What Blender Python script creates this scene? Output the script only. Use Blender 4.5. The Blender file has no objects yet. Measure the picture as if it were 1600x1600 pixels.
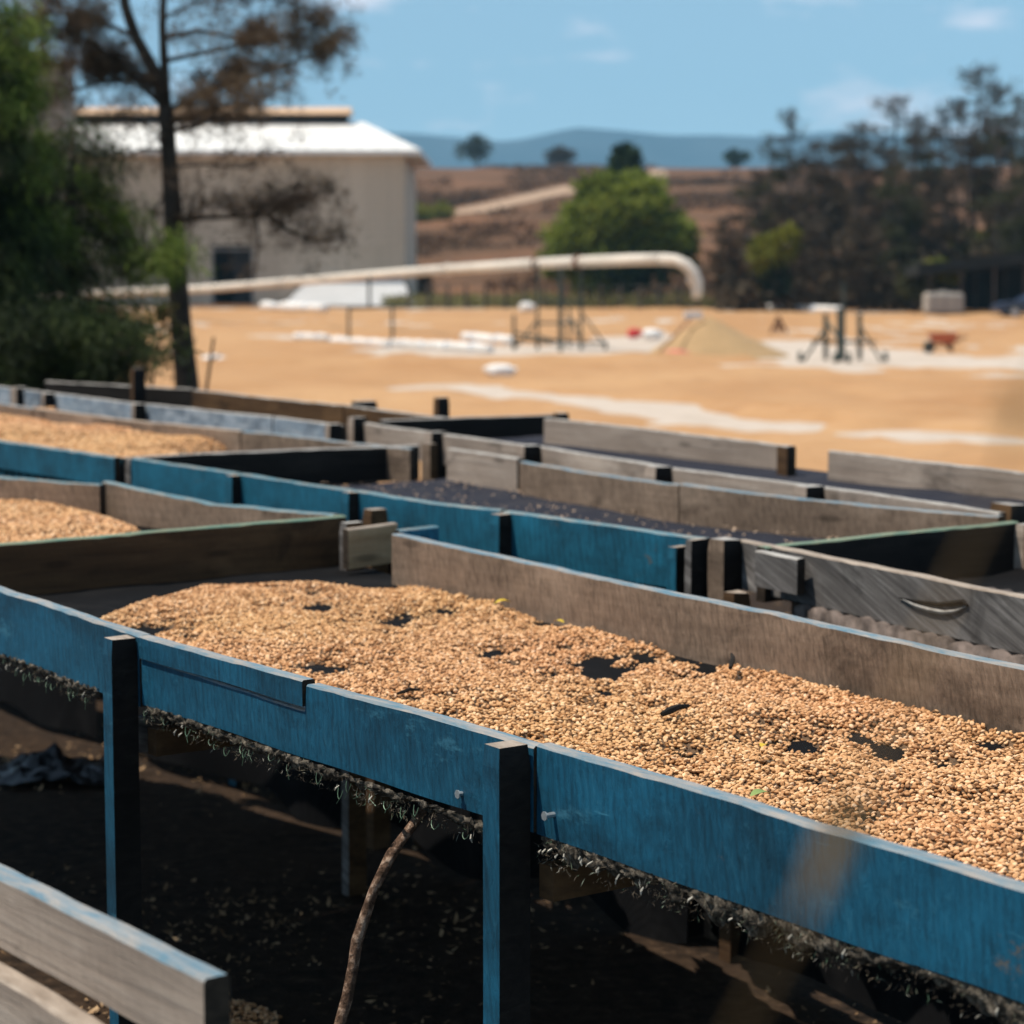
import bpy, bmesh, math, random
import numpy as np
from mathutils import Vector, Matrix, noise as mnoise

random.seed(7); rng = np.random.default_rng(7)
scene = bpy.context.scene
COL = scene.collection

# ------------------------------------------------------------------ camera
FPX, HOR, CAMZ = 3600.0, 400.0, 1.5          # focal length and horizon in photo pixels, eye height in metres
PITCH = math.atan((800 - HOR) / FPX)
cam = bpy.data.cameras.new("camera"); camo = bpy.data.objects.new("camera", cam); COL.objects.link(camo)
camo.location = (0, 0, CAMZ); camo.rotation_euler = (math.pi / 2 - PITCH, 0, 0)
cam.sensor_width = 36; cam.lens = FPX / 1600 * 36
cam.clip_start = 0.05; cam.clip_end = 12000
cam.dof.use_dof = True; cam.dof.focus_distance = 3.15; cam.dof.aperture_fstop = 6.2
scene.camera = camo

# ------------------------------------------------------------------ sky, sun, exposure
SUN = Vector((-1.0, -0.05, 2.25)).normalized()
ELEV = math.asin(SUN.z)
AZ = math.atan2(-SUN.x, SUN.y)               # sky texture rotation: 0 is +Y, turning towards -X
world = bpy.data.worlds.new("World"); scene.world = world; world.use_nodes = True
wt = world.node_tree; wt.nodes.clear()
def wn(t, **k):
    n = wt.nodes.new(t)
    for a, b in k.items(): setattr(n, a, b)
    return n
w_out = wn('ShaderNodeOutputWorld'); w_bg = wn('ShaderNodeBackground'); w_sky = wn('ShaderNodeTexSky')
w_sky.sky_type = 'NISHITA'; w_sky.sun_disc = False; w_sky.sun_elevation = ELEV; w_sky.sun_rotation = AZ
w_sky.air_density = 1.0; w_sky.dust_density = 0.1; w_sky.ozone_density = 1.6; w_sky.altitude = 1200
w_tc = wn('ShaderNodeTexCoord')
w_mp = wn('ShaderNodeMapping'); w_mp.inputs['Scale'].default_value = (13, 13, 38); w_mp.inputs['Location'].default_value = (9.3, 1.5, 7.2)
w_nz = wn('ShaderNodeTexNoise'); w_nz.inputs['Scale'].default_value = 1.0; w_nz.inputs['Detail'].default_value = 5; w_nz.inputs['Roughness'].default_value = 0.55
w_rp = wn('ShaderNodeValToRGB'); w_rp.color_ramp.elements[0].position = 0.535; w_rp.color_ramp.elements[1].position = 0.74
w_cm = wn('ShaderNodeMath', operation='MULTIPLY'); w_cm.inputs[1].default_value = 0.8
w_mx = wn('ShaderNodeMix', data_type='RGBA'); w_mx.inputs[7].default_value = (7.6, 6.7, 7.0, 1)
w_tint = wn('ShaderNodeMix', data_type='RGBA', blend_type='MULTIPLY'); w_tint.inputs[0].default_value = 1; w_tint.inputs[7].default_value = (1.12, 1.15, 0.92, 1)
L = wt.links.new
# lift the look-up direction a little so that the low sky is the clear blue of dry highland air
w_add = wn('ShaderNodeVectorMath', operation='ADD'); w_add.inputs[1].default_value = (0, 0, 0.16)
L(w_tc.outputs['Generated'], w_add.inputs[0]); L(w_add.outputs[0], w_sky.inputs['Vector'])
L(w_tc.outputs['Generated'], w_mp.inputs['Vector']); L(w_mp.outputs[0], w_nz.inputs['Vector'])
L(w_nz.outputs['Fac'], w_rp.inputs['Fac']); L(w_rp.outputs['Color'], w_cm.inputs[0])
L(w_sky.outputs[0], w_tint.inputs[6]); L(w_tint.outputs[2], w_mx.inputs[6]); L(w_cm.outputs[0], w_mx.inputs[0])
L(w_mx.outputs[2], w_bg.inputs['Color']); w_bg.inputs['Strength'].default_value = 0.142
L(w_bg.outputs[0], w_out.inputs['Surface'])

sun = bpy.data.lights.new("sun", 'SUN'); suno = bpy.data.objects.new("sun", sun); COL.objects.link(suno)
sun.energy = 4.5; sun.angle = math.radians(0.5); sun.color = (1.0, 0.93, 0.82)
suno.rotation_euler = SUN.to_track_quat('Z', 'Y').to_euler(); suno.location = (-8, 1, 18)

vs = scene.view_settings
vs.view_transform = 'Standard'; vs.look = 'None'; vs.exposure = 0.36; vs.gamma = 1.0; vs.use_curve_mapping = False
scene.cycles.max_bounces = 6; scene.cycles.diffuse_bounces = 3; scene.cycles.transparent_max_bounces = 8; scene.cycles.volume_bounces = 0

# ------------------------------------------------------------------ helpers
CP, SP = math.cos(PITCH), math.sin(PITCH)
def ray(px, py):                              # direction through a photo pixel
    u, v = (px - 800) / FPX, (800 - py) / FPX
    return Vector((u, CP + v * SP, -SP + v * CP))
def P(px, py, z):                             # where that direction meets height z
    d = ray(px, py); t = (z - CAMZ) / d.z
    return Vector((d.x * t, d.y * t, z))
def PY(px, py, Y):                            # where it meets distance Y
    d = ray(px, py); t = Y / d.y
    return Vector((d.x * t, Y, CAMZ + d.z * t))
def sm(a, b, t):
    t = min(1, max(0, (t - a) / (b - a))); return t * t * (3 - 2 * t)
def N(*v): return mnoise.noise(Vector(v))

def tag(o, label=None, cat=None, group=None, kind=None):
    if label: o['label'] = label
    if cat: o['category'] = cat
    if group: o['group'] = group
    if kind: o['kind'] = kind
    return o
def empty(name, loc, label, cat, group=None):
    o = bpy.data.objects.new(name, None); o.empty_display_size = 0.1; COL.objects.link(o); o.location = loc
    return tag(o, label, cat, group)

class MB:
    def __init__(s): s.v, s.f, s.m = [], [], []
    def add(s, vs_, fs, mat=0):
        b = len(s.v); s.v += [tuple(p) for p in vs_]
        for k in fs: s.f.append(tuple(b + i for i in k)); s.m.append(mat)
    def box(s, c, size, rot=0.0, mat=0, jit=0.0, tilt=None):
        hx, hy, hz = (x / 2 for x in size); R = Matrix.Rotation(rot, 3, 'Z')
        if tilt is not None: R = R @ tilt
        pts = []
        for sx, sy, sz in ((-1,-1,-1),(1,-1,-1),(1,1,-1),(-1,1,-1),(-1,-1,1),(1,-1,1),(1,1,1),(-1,1,1)):
            p = R @ Vector((sx*hx, sy*hy, sz*hz)) + Vector(c)
            if jit: p += Vector([random.uniform(-jit, jit) for _ in range(3)])
            pts.append(p)
        s.add(pts, ((0,3,2,1),(4,5,6,7),(0,1,5,4),(1,2,6,5),(2,3,7,6),(3,0,4,7)), mat)
    def bar(s, a, b, w, h=None, mat=0):
        a, b = Vector(a), Vector(b); h = h or w
        d = (b - a).normalized(); up = Vector((0,0,1)) if abs(d.z) < 0.95 else Vector((0,1,0))
        x = d.cross(up).normalized(); y = x.cross(d)
        pts = [q + x*sx*w/2 + y*sy*h/2 for q in (a, b) for sx, sy in ((-1,-1),(1,-1),(1,1),(-1,1))]
        s.add(pts, ((0,1,2,3),(7,6,5,4),(0,4,5,1),(1,5,6,2),(2,6,7,3),(3,7,4,0)), mat)
    def tube(s, pts, rad, sides=7, mat=0, cap=True, rough=0.0):
        pts = [Vector(p) for p in pts]; n = len(pts)
        if not hasattr(rad, '__len__'): rad = [rad]*n
        ref = None; rings = []
        for i, p in enumerate(pts):
            d = (pts[min(i+1,n-1)] - pts[max(i-1,0)]).normalized()
            if ref is None:
                ref = d.cross(Vector((0.3,0.1,1)) if abs(d.z) < 0.9 else Vector((1,0.2,0))).normalized()
            else:
                ref = (ref - d*ref.dot(d)).normalized()
            o2 = d.cross(ref)
            rings.append([p + (ref*math.cos(a) + o2*math.sin(a))*rad[i]*(1+random.uniform(-rough,rough)) for a in (2*math.pi*k/sides for k in range(sides))])
        vs_ = [q for r in rings for q in r]
        fs = [(i*sides+k, i*sides+(k+1)%sides, (i+1)*sides+(k+1)%sides, (i+1)*sides+k) for i in range(n-1) for k in range(sides)]
        if cap: fs += [tuple(reversed(range(sides))), tuple(range((n-1)*sides, n*sides))]
        s.add(vs_, fs, mat)
    def build(s, name, mats, parent=None, smooth=False, origin=None):
        me = bpy.data.meshes.new(name)
        org = Vector(origin) if origin is not None else Vector((0,0,0))
        me.from_pydata([(x-org.x, y-org.y, z-org.z) for x, y, z in s.v], [], s.f)
        mats = mats if isinstance(mats, (list, tuple)) else [mats]
        for m in mats: me.materials.append(m)
        if len(mats) > 1: me.polygons.foreach_set('material_index', s.m)
        if smooth: me.polygons.foreach_set('use_smooth', [True]*len(me.polygons))
        me.update()
        return put(name, me, parent, org)
def wloc(o):
    l = Vector(o.location)
    while o.parent: o = o.parent; l += Vector(o.location)
    return l
def put(name, me, parent=None, loc=(0,0,0)):
    o = bpy.data.objects.new(name, me); COL.objects.link(o)
    if parent is not None:
        o.parent = parent; o.location = Vector(loc) - wloc(parent)
    else: o.location = loc
    return o
def np_mesh(name, verts, faces, mats, parent=None, loc=(0,0,0), smooth=False, kind=None):
    """verts (n,3), faces (m,k) arrays of triangles or quads"""
    me = bpy.data.meshes.new(name); verts = np.asarray(verts, np.float32); faces = np.asarray(faces, np.int32)
    m, k = faces.shape
    me.vertices.add(len(verts)); me.vertices.foreach_set('co', (verts - np.asarray(loc, np.float32)).ravel())
    me.loops.add(m*k); me.loops.foreach_set('vertex_index', faces.ravel())
    me.polygons.add(m); me.polygons.foreach_set('loop_start', np.arange(0, m*k, k, dtype=np.int32))
    if smooth: me.polygons.foreach_set('use_smooth', np.ones(m, bool))
    for mt in (mats if isinstance(mats, (list, tuple)) else [mats]): me.materials.append(mt)
    me.update(calc_edges=True); me.validate()
    o = put(name, me, parent, loc)
    if kind: o['kind'] = kind
    return o

# ------------------------------------------------------------------ materials
class MT:
    def __init__(s, name, rough=0.8, spec=0.3):
        s.m = bpy.data.materials.new(name); s.m.use_nodes = True; s.t = s.m.node_tree
        s.b = s.t.nodes['Principled BSDF']; s.b.inputs['Roughness'].default_value = rough
        s.b.inputs['Specular IOR Level'].default_value = spec
        tc = s.n('ShaderNodeTexCoord'); s.co = tc.outputs['Object']
    def n(s, t, **k):
        x = s.t.nodes.new(t)
        for a, b in k.items(): setattr(x, a, b)
        return x
    def l(s, a, b): s.t.links.new(a, b)
    def offset(s, amt=20):                    # a different piece of the pattern for every object
        oi = s.n('ShaderNodeObjectInfo'); m = s.n('ShaderNodeMath', operation='MULTIPLY'); m.inputs[1].default_value = amt
        s.l(oi.outputs['Random'], m.inputs[0]); a = s.n('ShaderNodeVectorMath', operation='ADD')
        s.l(s.co, a.inputs[0]); s.l(m.outputs[0], a.inputs[1]); s.co = a.outputs[0]; s.rand = oi.outputs['Random']
    def noise(s, scale, detail=4, rough=0.6, vec=(1,1,1), dist=0.0):
        mp = s.n('ShaderNodeMapping'); mp.inputs['Scale'].default_value = vec; s.l(s.co, mp.inputs['Vector'])
        x = s.n('ShaderNodeTexNoise'); x.inputs['Scale'].default_value = scale; x.inputs['Detail'].default_value = detail
        x.inputs['Roughness'].default_value = rough; x.inputs['Distortion'].default_value = dist; s.l(mp.outputs[0], x.inputs['Vector'])
        return x.outputs['Fac']
    def ramp(s, fac, stops):
        r = s.n('ShaderNodeValToRGB'); el = r.color_ramp.elements
        while len(el) < len(stops): el.new(0.5)
        for e, (p, c) in zip(el, stops): e.position = p; e.color = (*c, 1) if hasattr(c, '__len__') else (c, c, c, 1)
        s.l(fac, r.inputs['Fac']); return r.outputs['Color']
    def mix(s, fac, a, b, mode='MIX'):
        x = s.n('ShaderNodeMix', data_type='RGBA', blend_type=mode)
        for sock, v in ((x.inputs[0], fac), (x.inputs[6], a), (x.inputs[7], b)):
            if hasattr(v, 'is_output'): s.l(v, sock)
            elif hasattr(v, '__len__'): sock.default_value = (*v, 1)
            else: sock.default_value = v
        return x.outputs[2]
    def base(s, c):
        if hasattr(c, 'is_output'): s.l(c, s.b.inputs['Base Color'])
        else: s.b.inputs['Base Color'].default_value = (*c, 1)
    def bump(s, h, dist=0.002, strength=0.6):
        b = s.n('ShaderNodeBump'); b.inputs['Distance'].default_value = dist; b.inputs['Strength'].default_value = strength
        s.l(h, b.inputs['Height']); s.l(b.outputs[0], s.b.inputs['Normal'])
    def saw(s, freq, dist=4.0):               # saw-blade marks running across the plank
        mp = s.n('ShaderNodeMapping'); mp.inputs['Rotation'].default_value = (0, math.radians(7), 0); s.l(s.co, mp.inputs['Vector'])
        w = s.n('ShaderNodeTexWave', wave_type='BANDS', bands_direction='X'); w.inputs['Scale'].default_value = freq
        w.inputs['Distortion'].default_value = dist; w.inputs['Detail'].default_value = 2; w.inputs['Detail Scale'].default_value = 0.6
        s.l(mp.outputs[0], w.inputs['Vector'])
        k = s.ramp(s.noise(3.5, 4, 0.6, (1, 1, 2.2)), [(0.38, 0.0), (0.62, 1.0)]); f2 = s.noise(1.0, 3, 0.6, (95, 4, 9))
        a = s.mix(0.6, w.outputs['Fac'], s.ramp(f2, [(0.32, 0.0), (0.68, 1.0)])); return s.mix(k, s.mix(0.55, (0.62,0.62,0.62), a), a)

def flat(name, c, rough=0.8, spec=0.3, var=0.25, scale=8.0, metal=0.0):
    m = MT(name, rough, spec); m.offset()
    f = m.noise(scale, 4); lo = tuple(x*(1-var) for x in c); hi = tuple(min(1, x*(1+var)) for x in c)
    m.base(m.ramp(f, [(0.3, lo), (0.7, hi)])); m.bump(f, 0.004, 0.3); m.b.inputs['Metallic'].default_value = metal
    return m.m
def raw_wood(name, dark, mid, light, saw=26, sawamt=0.1, tilt=0.0, grain=1.0, knot=0.55):
    m = MT(name, 0.88, 0.2); m.offset()
    if tilt:
        mp = m.n('ShaderNodeMapping'); mp.inputs['Rotation'].default_value = (0, math.radians(tilt), 0); m.l(m.co, mp.inputs['Vector']); m.co = mp.outputs[0]
    g = m.noise(1.0, 6, 0.68, (3.2, 30, 62), 0.35); big = m.noise(5.0, 3, 0.5, (0.6, 1, 1))
    lo, hi = 0.5 - 0.22/grain, 0.5 + 0.22/grain
    c = m.ramp(g, [(lo, dark), (0.5, mid), (hi, light)])
    c = m.mix(m.ramp(big, [(0.35, 0.0), (0.7, 0.6)]), c, dark)
    _c = m.co; rt = m.n('ShaderNodeMapping'); rt.inputs['Rotation'].default_value = (0, math.radians(13), 0); m.l(m.co, rt.inputs['Vector']); m.co = rt.outputs[0]
    fib = m.noise(1.0, 5, 0.72, (105, 10, 30), 0.6); m.co = _c; w = m.saw(saw); fw = m.mix(0.12, fib, w)
    c = m.mix(sawamt, c, m.ramp(fw, [(0.36, 0.25), (0.56, 1.0)]), 'MULTIPLY')
    c = m.mix(m.ramp(fib, [(0.60, 0.0), (0.78, sawamt*0.8)]), c, tuple(min(1, x*1.25) for x in light))
    st = m.noise(3.2, 6, 0.72, (1, 1, 1.6), 0.8)
    c = m.mix(m.ramp(st, [(0.55, 0.0), (0.70, 0.72)]), c, tuple(x*0.35 for x in dark))
    pl = m.noise(2.1, 4, 0.65, (1, 1, 2.5)); c = m.mix(m.ramp(pl, [(0.56, 0.0), (0.75, 0.45)]), c, tuple(min(1, x*1.5) for x in light))
    mp = m.n('ShaderNodeMapping'); mp.inputs['Scale'].default_value = (3.4, 1.0, 13.0); m.l(m.co, mp.inputs['Vector'])
    vo = m.n('ShaderNodeTexVoronoi'); vo.inputs['Scale'].default_value = 1.0; vo.inputs['Randomness'].default_value = 1.0; m.l(mp.outputs[0], vo.inputs['Vector'])
    c = m.mix(m.ramp(vo.outputs['Distance'], [(0.07, knot), (0.16, 0.0)]), c, tuple(x*0.22 for x in dark))
    m.base(c)
    m.bump(fw if sawamt > 0.4 else g, 0.0028, 0.8)
    return m.m
def painted_wood(name, c, worn, under, saw=26, wear=0.62):
    m = MT(name, 0.58, 0.35); m.offset()
    g = m.noise(1.0, 5, 0.6, (4, 26, 45)); big = m.noise(3.2, 4, 0.65); w = m.saw(saw, 5.0); _c = m.co; rt = m.n('ShaderNodeMapping'); rt.inputs['Rotation'].default_value = (0, math.radians(9), 0); m.l(m.co, rt.inputs['Vector']); m.co = rt.outputs[0]
    fib = m.noise(1.0, 5, 0.72, (100, 9, 24), 0.6); m.co = _c
    col = m.ramp(big, [(0.30, tuple(x*0.5 for x in c)), (0.52, c), (0.72, tuple(x*1.45 for x in c))])
    col = m.mix(m.ramp(fib, [(0.56, 0.0), (0.82, 0.55)]), col, worn)
    col = m.mix(0.6, col, m.ramp(m.mix(0.72, w, fib), [(0.36, 0.3), (0.56, 1.0)]), 'MULTIPLY')
    gm = m.noise(7.0, 6, 0.7, (0.7, 1, 1.4)); col = m.mix(m.ramp(gm, [(0.50, 0.0), (0.68, 0.7)]), col, tuple(x*0.28 for x in c))
    a = m.noise(11.0, 8, 0.78, (0.6, 1, 1.5)); col = m.mix(m.ramp(a, [(wear-0.01, 0.0), (wear+0.07, 0.75)]), col, worn)
    b = m.noise(6.0, 9, 0.8, (1, 1, 1.3)); col = m.mix(m.ramp(b, [(0.615, 0.0), (0.655, 0.85)]), col, under)
    scr = m.noise(1.0, 3, 0.6, (9, 60, 120), 0.5); col = m.mix(m.ramp(scr, [(0.71, 0.0), (0.76, 0.45)]), col, tuple(min(1, x*1.7) for x in worn))
    m.base(col)
    m.bump(fib, 0.0028, 0.8)
    return m.m
def rim_wood(name, c, under, amt=0.5):
    m = MT(name, 0.7, 0.3); m.offset()
    a = m.noise(1.0, 6, 0.7, (14, 60, 60)); g = m.noise(1.0, 4, 0.6, (4, 90, 90))
    col = m.mix(m.ramp(a, [(amt-0.12, 0.0), (amt+0.12, 1.0)]), c, under)
    col = m.mix(0.4, col, m.ramp(g, [(0.3, 0.5), (0.65, 1.0)]), 'MULTIPLY')
    m.base(col); m.bump(a, 0.003, 0.6); return m.m

M = {}
M['brown'] = raw_wood('weathered brown board', (0.125,0.085,0.058), (0.27,0.19,0.135), (0.40,0.295,0.215), 26, 0.62, 3, 0.3)
M['grey'] = raw_wood('weathered grey board', (0.19,0.145,0.115), (0.38,0.30,0.24), (0.50,0.415,0.345), 18, 0.14, 0, 0.8)
M['dark'] = raw_wood('dark brown shade-toned board', (0.035,0.018,0.009), (0.10,0.052,0.022), (0.16,0.088,0.04), 14, 0.12, 0, 0.8)  # brown deepened to carry the shade on end boards, post sides and joists
M['black'] = raw_wood('near-black and shade-toned wood', (0.006,0.005,0.0045), (0.015,0.012,0.010), (0.03,0.024,0.019), 14, 0.1, 0, 0.8)  # near-black carries the shade on post sides and end boards; twigs are dark
M['ashen'] = raw_wood('ashen cracked board', (0.05,0.045,0.042), (0.15,0.135,0.125), (0.34,0.315,0.295), 9, 0.1, -22, 1.1)
M['tan'] = raw_wood('bare tan wood', (0.22,0.13,0.065), (0.40,0.25,0.13), (0.52,0.35,0.20), 12, 0.15)
M['blue'] = painted_wood('blue painted board', (0.0065,0.089,0.158), (0.04,0.165,0.24), (0.11,0.10,0.085))
M['teal'] = painted_wood('teal blue painted board', (0.010,0.125,0.20), (0.03,0.19,0.27), (0.10,0.10,0.09), 16)
M['pale'] = painted_wood('faded pale blue board', (0.25,0.31,0.37), (0.42,0.46,0.50), (0.30,0.25,0.20), 12, 0.5)
M['rim_blue'] = rim_wood('worn pale blue board edge', (0.105,0.20,0.26), (0.33,0.30,0.27), 0.5)
M['rim_teal'] = rim_wood('worn teal board edge', (0.08,0.20,0.25), (0.30,0.28,0.24), 0.53)
M['rim_green'] = rim_wood('greenish board edge', (0.10,0.20,0.15), (0.26,0.27,0.17), 0.5)
M['rim_wood'] = rim_wood('bare board edge', (0.42,0.34,0.27), (0.26,0.20,0.15), 0.5)
M['rim_grey'] = rim_wood('bleached grey board edge', (0.46,0.43,0.39), (0.27,0.24,0.21), 0.5)
M['endgrain'] = raw_wood('end grain', (0.014,0.010,0.007), (0.035,0.024,0.016), (0.07,0.048,0.032), 10, 0.1)  # darkened so the cut ends carry their shade in the colour
M['metal_nail'] = flat('nail head steel', (0.42,0.46,0.48), 0.4, 0.5, 0.2, 60, 0.6)

def net_mat(name, ca, cb, dust):
    m = MT(name, 0.9, 0.08)
    w1 = m.n('ShaderNodeTexWave', bands_direction='X'); w1.inputs['Scale'].default_value = 95
    w2 = m.n('ShaderNodeTexWave', bands_direction='Y'); w2.inputs['Scale'].default_value = 95
    for w in (w1, w2): m.l(m.co, w.inputs['Vector'])
    mul = m.n('ShaderNodeMath', operation='MULTIPLY'); m.l(w1.outputs['Fac'], mul.inputs[0]); m.l(w2.outputs['Fac'], mul.inputs[1])
    d = m.noise(6, 6, 0.7)
    c = m.ramp(mul.outputs[0], [(0.1, ca), (0.8, cb)])
    c = m.mix(m.ramp(d, [(0.5, 0.0), (0.78, dust)]), c, (0.10,0.09,0.085))
    m.base(c); m.bump(mul.outputs[0], 0.002, 0.4); return m.m
M['net'] = net_mat('black shade net', (0.004,0.004,0.0045), (0.010,0.010,0.011), 0.12); M['net_sunlit_dusty'] = net_mat('dusty sunlit net', (0.018,0.019,0.026), (0.052,0.055,0.074), 0.35)  # second net is a sunlit copy, sky sheen and dust both in its colour
def fringe_mat():
    m = MT('frayed net edge', 0.9, 0.2); f = m.noise(110, 5, 0.75, (1,1,0.5)); g = m.noise(9, 4)
    c = m.ramp(f, [(0.3, (0.012,0.010,0.008)), (0.44, (0.06,0.05,0.038)), (0.58, (0.20,0.165,0.125)), (0.72, (0.42,0.37,0.30))])
    c = m.mix(m.ramp(g, [(0.4, 0.0), (0.6, 0.75)]), c, (0.035,0.04,0.05), 'MULTIPLY'); m.base(c); m.bump(f, 0.006, 1.0); return m.m
M['fringe'] = fringe_mat()
M['wire'] = flat('old green wire', (0.085,0.14,0.085), 0.5, 0.5, 0.7, 30, 0.2)

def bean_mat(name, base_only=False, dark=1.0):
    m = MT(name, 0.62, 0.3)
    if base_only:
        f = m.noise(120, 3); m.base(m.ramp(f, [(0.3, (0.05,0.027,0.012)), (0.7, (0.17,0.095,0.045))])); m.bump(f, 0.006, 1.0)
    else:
        a = m.n('ShaderNodeAttribute', attribute_type='INSTANCER', attribute_name='tone')
        c = m.ramp(a.outputs['Fac'], [(0.0, (0.15,0.07,0.026)), (0.12, (0.40,0.19,0.074)), (0.45, (0.60,0.325,0.148)), (0.85, (0.73,0.44,0.23)), (1.0, (0.84,0.58,0.37))])
        g = m.n('ShaderNodeNewGeometry'); mp = m.n('ShaderNodeTexNoise'); mp.inputs['Scale'].default_value = 1.6; m.l(g.outputs['Position'], mp.inputs['Vector'])
        c = m.mix(1.0, c, m.ramp(mp.outputs['Fac'], [(0.34, (0.97,0.95,0.84)), (0.5, (1.0,0.97,0.92)), (0.66, (1.0,0.90,0.84))]), 'MULTIPLY')
        m.base(c); m.b.inputs['Subsurface Weight'].default_value = 0.0
    return m.m
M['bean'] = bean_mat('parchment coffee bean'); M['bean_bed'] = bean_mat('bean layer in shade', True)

def litter_mat(name, stops, scale=30, rough=0.95):
    m = MT(name, rough, 0.15); f = m.noise(scale, 6, 0.7); g = m.noise(scale*0.13, 4)
    c = m.ramp(f, stops); c = m.mix(m.ramp(g, [(0.35, 0.0), (0.7, 0.55)]), c, stops[0][1]); m.base(c); m.bump(f, 0.02, 0.8); return m.m

# ------------------------------------------------------------------ terrain
PZ = -1.2                                     # drying patio lies lower than the beds
def terr(x, y):
    z = PZ * sm(9, 20, y)
    if y > 140:
        t = min(1, max(0, (y - 145) / 275)); e = t*t*0.25 + t*0.75
        rise = 19.6 * e + 1.6*N(x*0.012, y*0.008, 3.1)*sm(150, 260, y) + 0.8*N(x*0.04, y*0.03, 9)*sm(150, 240, y)
        z += rise
        if y > 420: z -= 50 * sm(420, 900, y)
    return z
def hit(px, py, y0=140.0):                    # first meeting of a pixel's ray with the terrain
    d = ray(px, py); y = y0
    while y < 460:
        t = y / d.y
        if CAMZ + d.z*t <= terr(d.x*t, y): break
        y += 0.5
    return Vector((d.x*y/d.y, y, terr(d.x*y/d.y, y)))

def ground_mat():
    m = MT('soil and dry grass', 0.95, 0.1); g = m.n('ShaderNodeNewGeometry'); m.co = g.outputs['Position']
    sep = m.n('ShaderNodeSeparateXYZ'); m.l(g.outputs['Position'], sep.inputs[0])
    fine = m.noise(24, 6, 0.7); mid = m.noise(2.2, 5, 0.65)
    soil = m.ramp(fine, [(0.35, (0.010,0.007,0.005)), (0.56, (0.035,0.022,0.014)), (0.76, (0.11,0.07,0.042))])
    soil = m.mix(m.ramp(mid, [(0.4, 0.0), (0.65, 0.6)]), soil, (0.045,0.027,0.016))
    hl = m.noise(0.05, 7, 0.65, (1, 1.4, 3)); h2 = m.noise(0.5, 5, 0.7)
    hill = m.ramp(hl, [(0.34, (0.065,0.036,0.019)), (0.5, (0.145,0.072,0.036)), (0.66, (0.22,0.10,0.048))])
    hill = m.mix(m.ramp(h2, [(0.45, 0.0), (0.7, 0.55)]), hill, (0.045,0.034,0.02))
    far = m.n('ShaderNodeMapRange'); far.inputs['From Min'].default_value = 14; far.inputs['From Max'].default_value = 24; m.l(sep.outputs['Y'], far.inputs['Value'])
    m.base(m.mix(far.outputs[0], soil, hill)); m.bump(fine, 0.02, 0.7); return m.m

def build_ground():
    ys = np.concatenate([np.linspace(-6, 24, 61), np.linspace(26, 140, 40), np.linspace(144, 470, 90), np.geomspace(480, 4900, 40)])
    xs = np.concatenate([-np.geomspace(90, 2900, 22)[::-1], np.linspace(-86, 86, 110), np.geomspace(90, 2900, 22)])
    nx = len(xs)
    v = [(x, y, terr(x, y) + (0.012*N(x*5, y*5, 1) + 0.02*N(x*1.7, y*1.7, 4) if y < 12 else 0)) for y in ys for x in xs]
    f = [(j*nx+i, j*nx+i+1, (j+1)*nx+i+1, (j+1)*nx+i) for j in range(len(ys)-1) for i in range(nx-1)]
    o = np_mesh('ground', v, f, ground_mat(), smooth=True); tag(o, kind='structure')
build_ground()

def build_mountains():
    prof = [(-1500,206),(-300,212),(300,205),(560,205),(620,208),(680,212),(740,217),(790,222),(830,214),(870,205),(905,199),(950,203),(1010,208),(1060,211),(1120,213),(1180,214),(1300,206),(1500,211),(1900,202),(2600,210)]
    Y0 = 3900
    px = np.array([p[0] for p in prof]); pz = np.array([PY(800, p[1], Y0).z for p in prof])
    xs = np.linspace(-2400, 2400, 150); ys = np.linspace(3000, 4600, 26); v = []
    for y in ys:
        for x in xs:
            top = np.interp(x / Y0 * FPX + 800, px, pz) + 4*N(x*0.01, 0, 2)
            s = sm(3000, 3900, y) if y <= 3900 else 1 - sm(3900, 4600, y)
            n = 1 - 0.22*(1 - abs(2*sm(0, 1, 0.5 + N(x*0.004, y*0.004, 7)) - 1))*(1 if y < 3860 else 0)
            v.append((x, y, -32 + (top + 32) * s * n if y < 3880 else -32 + (top + 32)*s))
    nx = len(xs); f = [(j*nx+i, j*nx+i+1, (j+1)*nx+i+1, (j+1)*nx+i) for j in range(len(ys)-1) for i in range(nx-1)]
    m = MT('haze-tinted wooded slope', 0.95, 0.1); a = m.noise(0.006, 6, 0.7); m.base(m.ramp(a, [(0.35, (0.010,0.034,0.06)), (0.65, (0.035,0.06,0.085))]))  # woods tinted bluer, part of the haze is in this colour
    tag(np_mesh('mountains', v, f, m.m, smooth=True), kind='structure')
build_mountains()

def hill_roads():
    m = flat('bare dirt bank', (0.36,0.245,0.165), 0.95, 0.1, 0.2, 0.4)
    for path in ([(690,333,338),(760,319,332),(830,303,316),(880,292,305),(912,288,299)], [(985,272,282),(1030,266,279),(1080,258,271),(1130,252,264),(1165,250,262)]):
        pts = []
        for (a, b) in zip(path[:-1], path[1:]):
            for k in range(6):
                t = k/6; pts.append([a[i]*(1-t)+b[i]*t for i in range(3)])
        pts.append(path[-1]); v = []
        for i, (x, a, b) in enumerate(pts):
            w = 1.6*N(x*0.05, 1, 1)
            hi, lo = hit(x, a + w), hit(x, b + w); v += [hi + Vector((0,0,0.12)), (hi+lo)/2 + Vector((0,0,0.25)), lo + Vector((0,0,0.12))]
        f = []
        for i in range(len(pts)-1):
            f += [(i*3, i*3+1, i*3+4, i*3+3), (i*3+1, i*3+2, i*3+5, i*3+4)]
        tag(np_mesh('dirt_road', v, f, m, smooth=True), kind='structure')
hill_roads()

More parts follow.
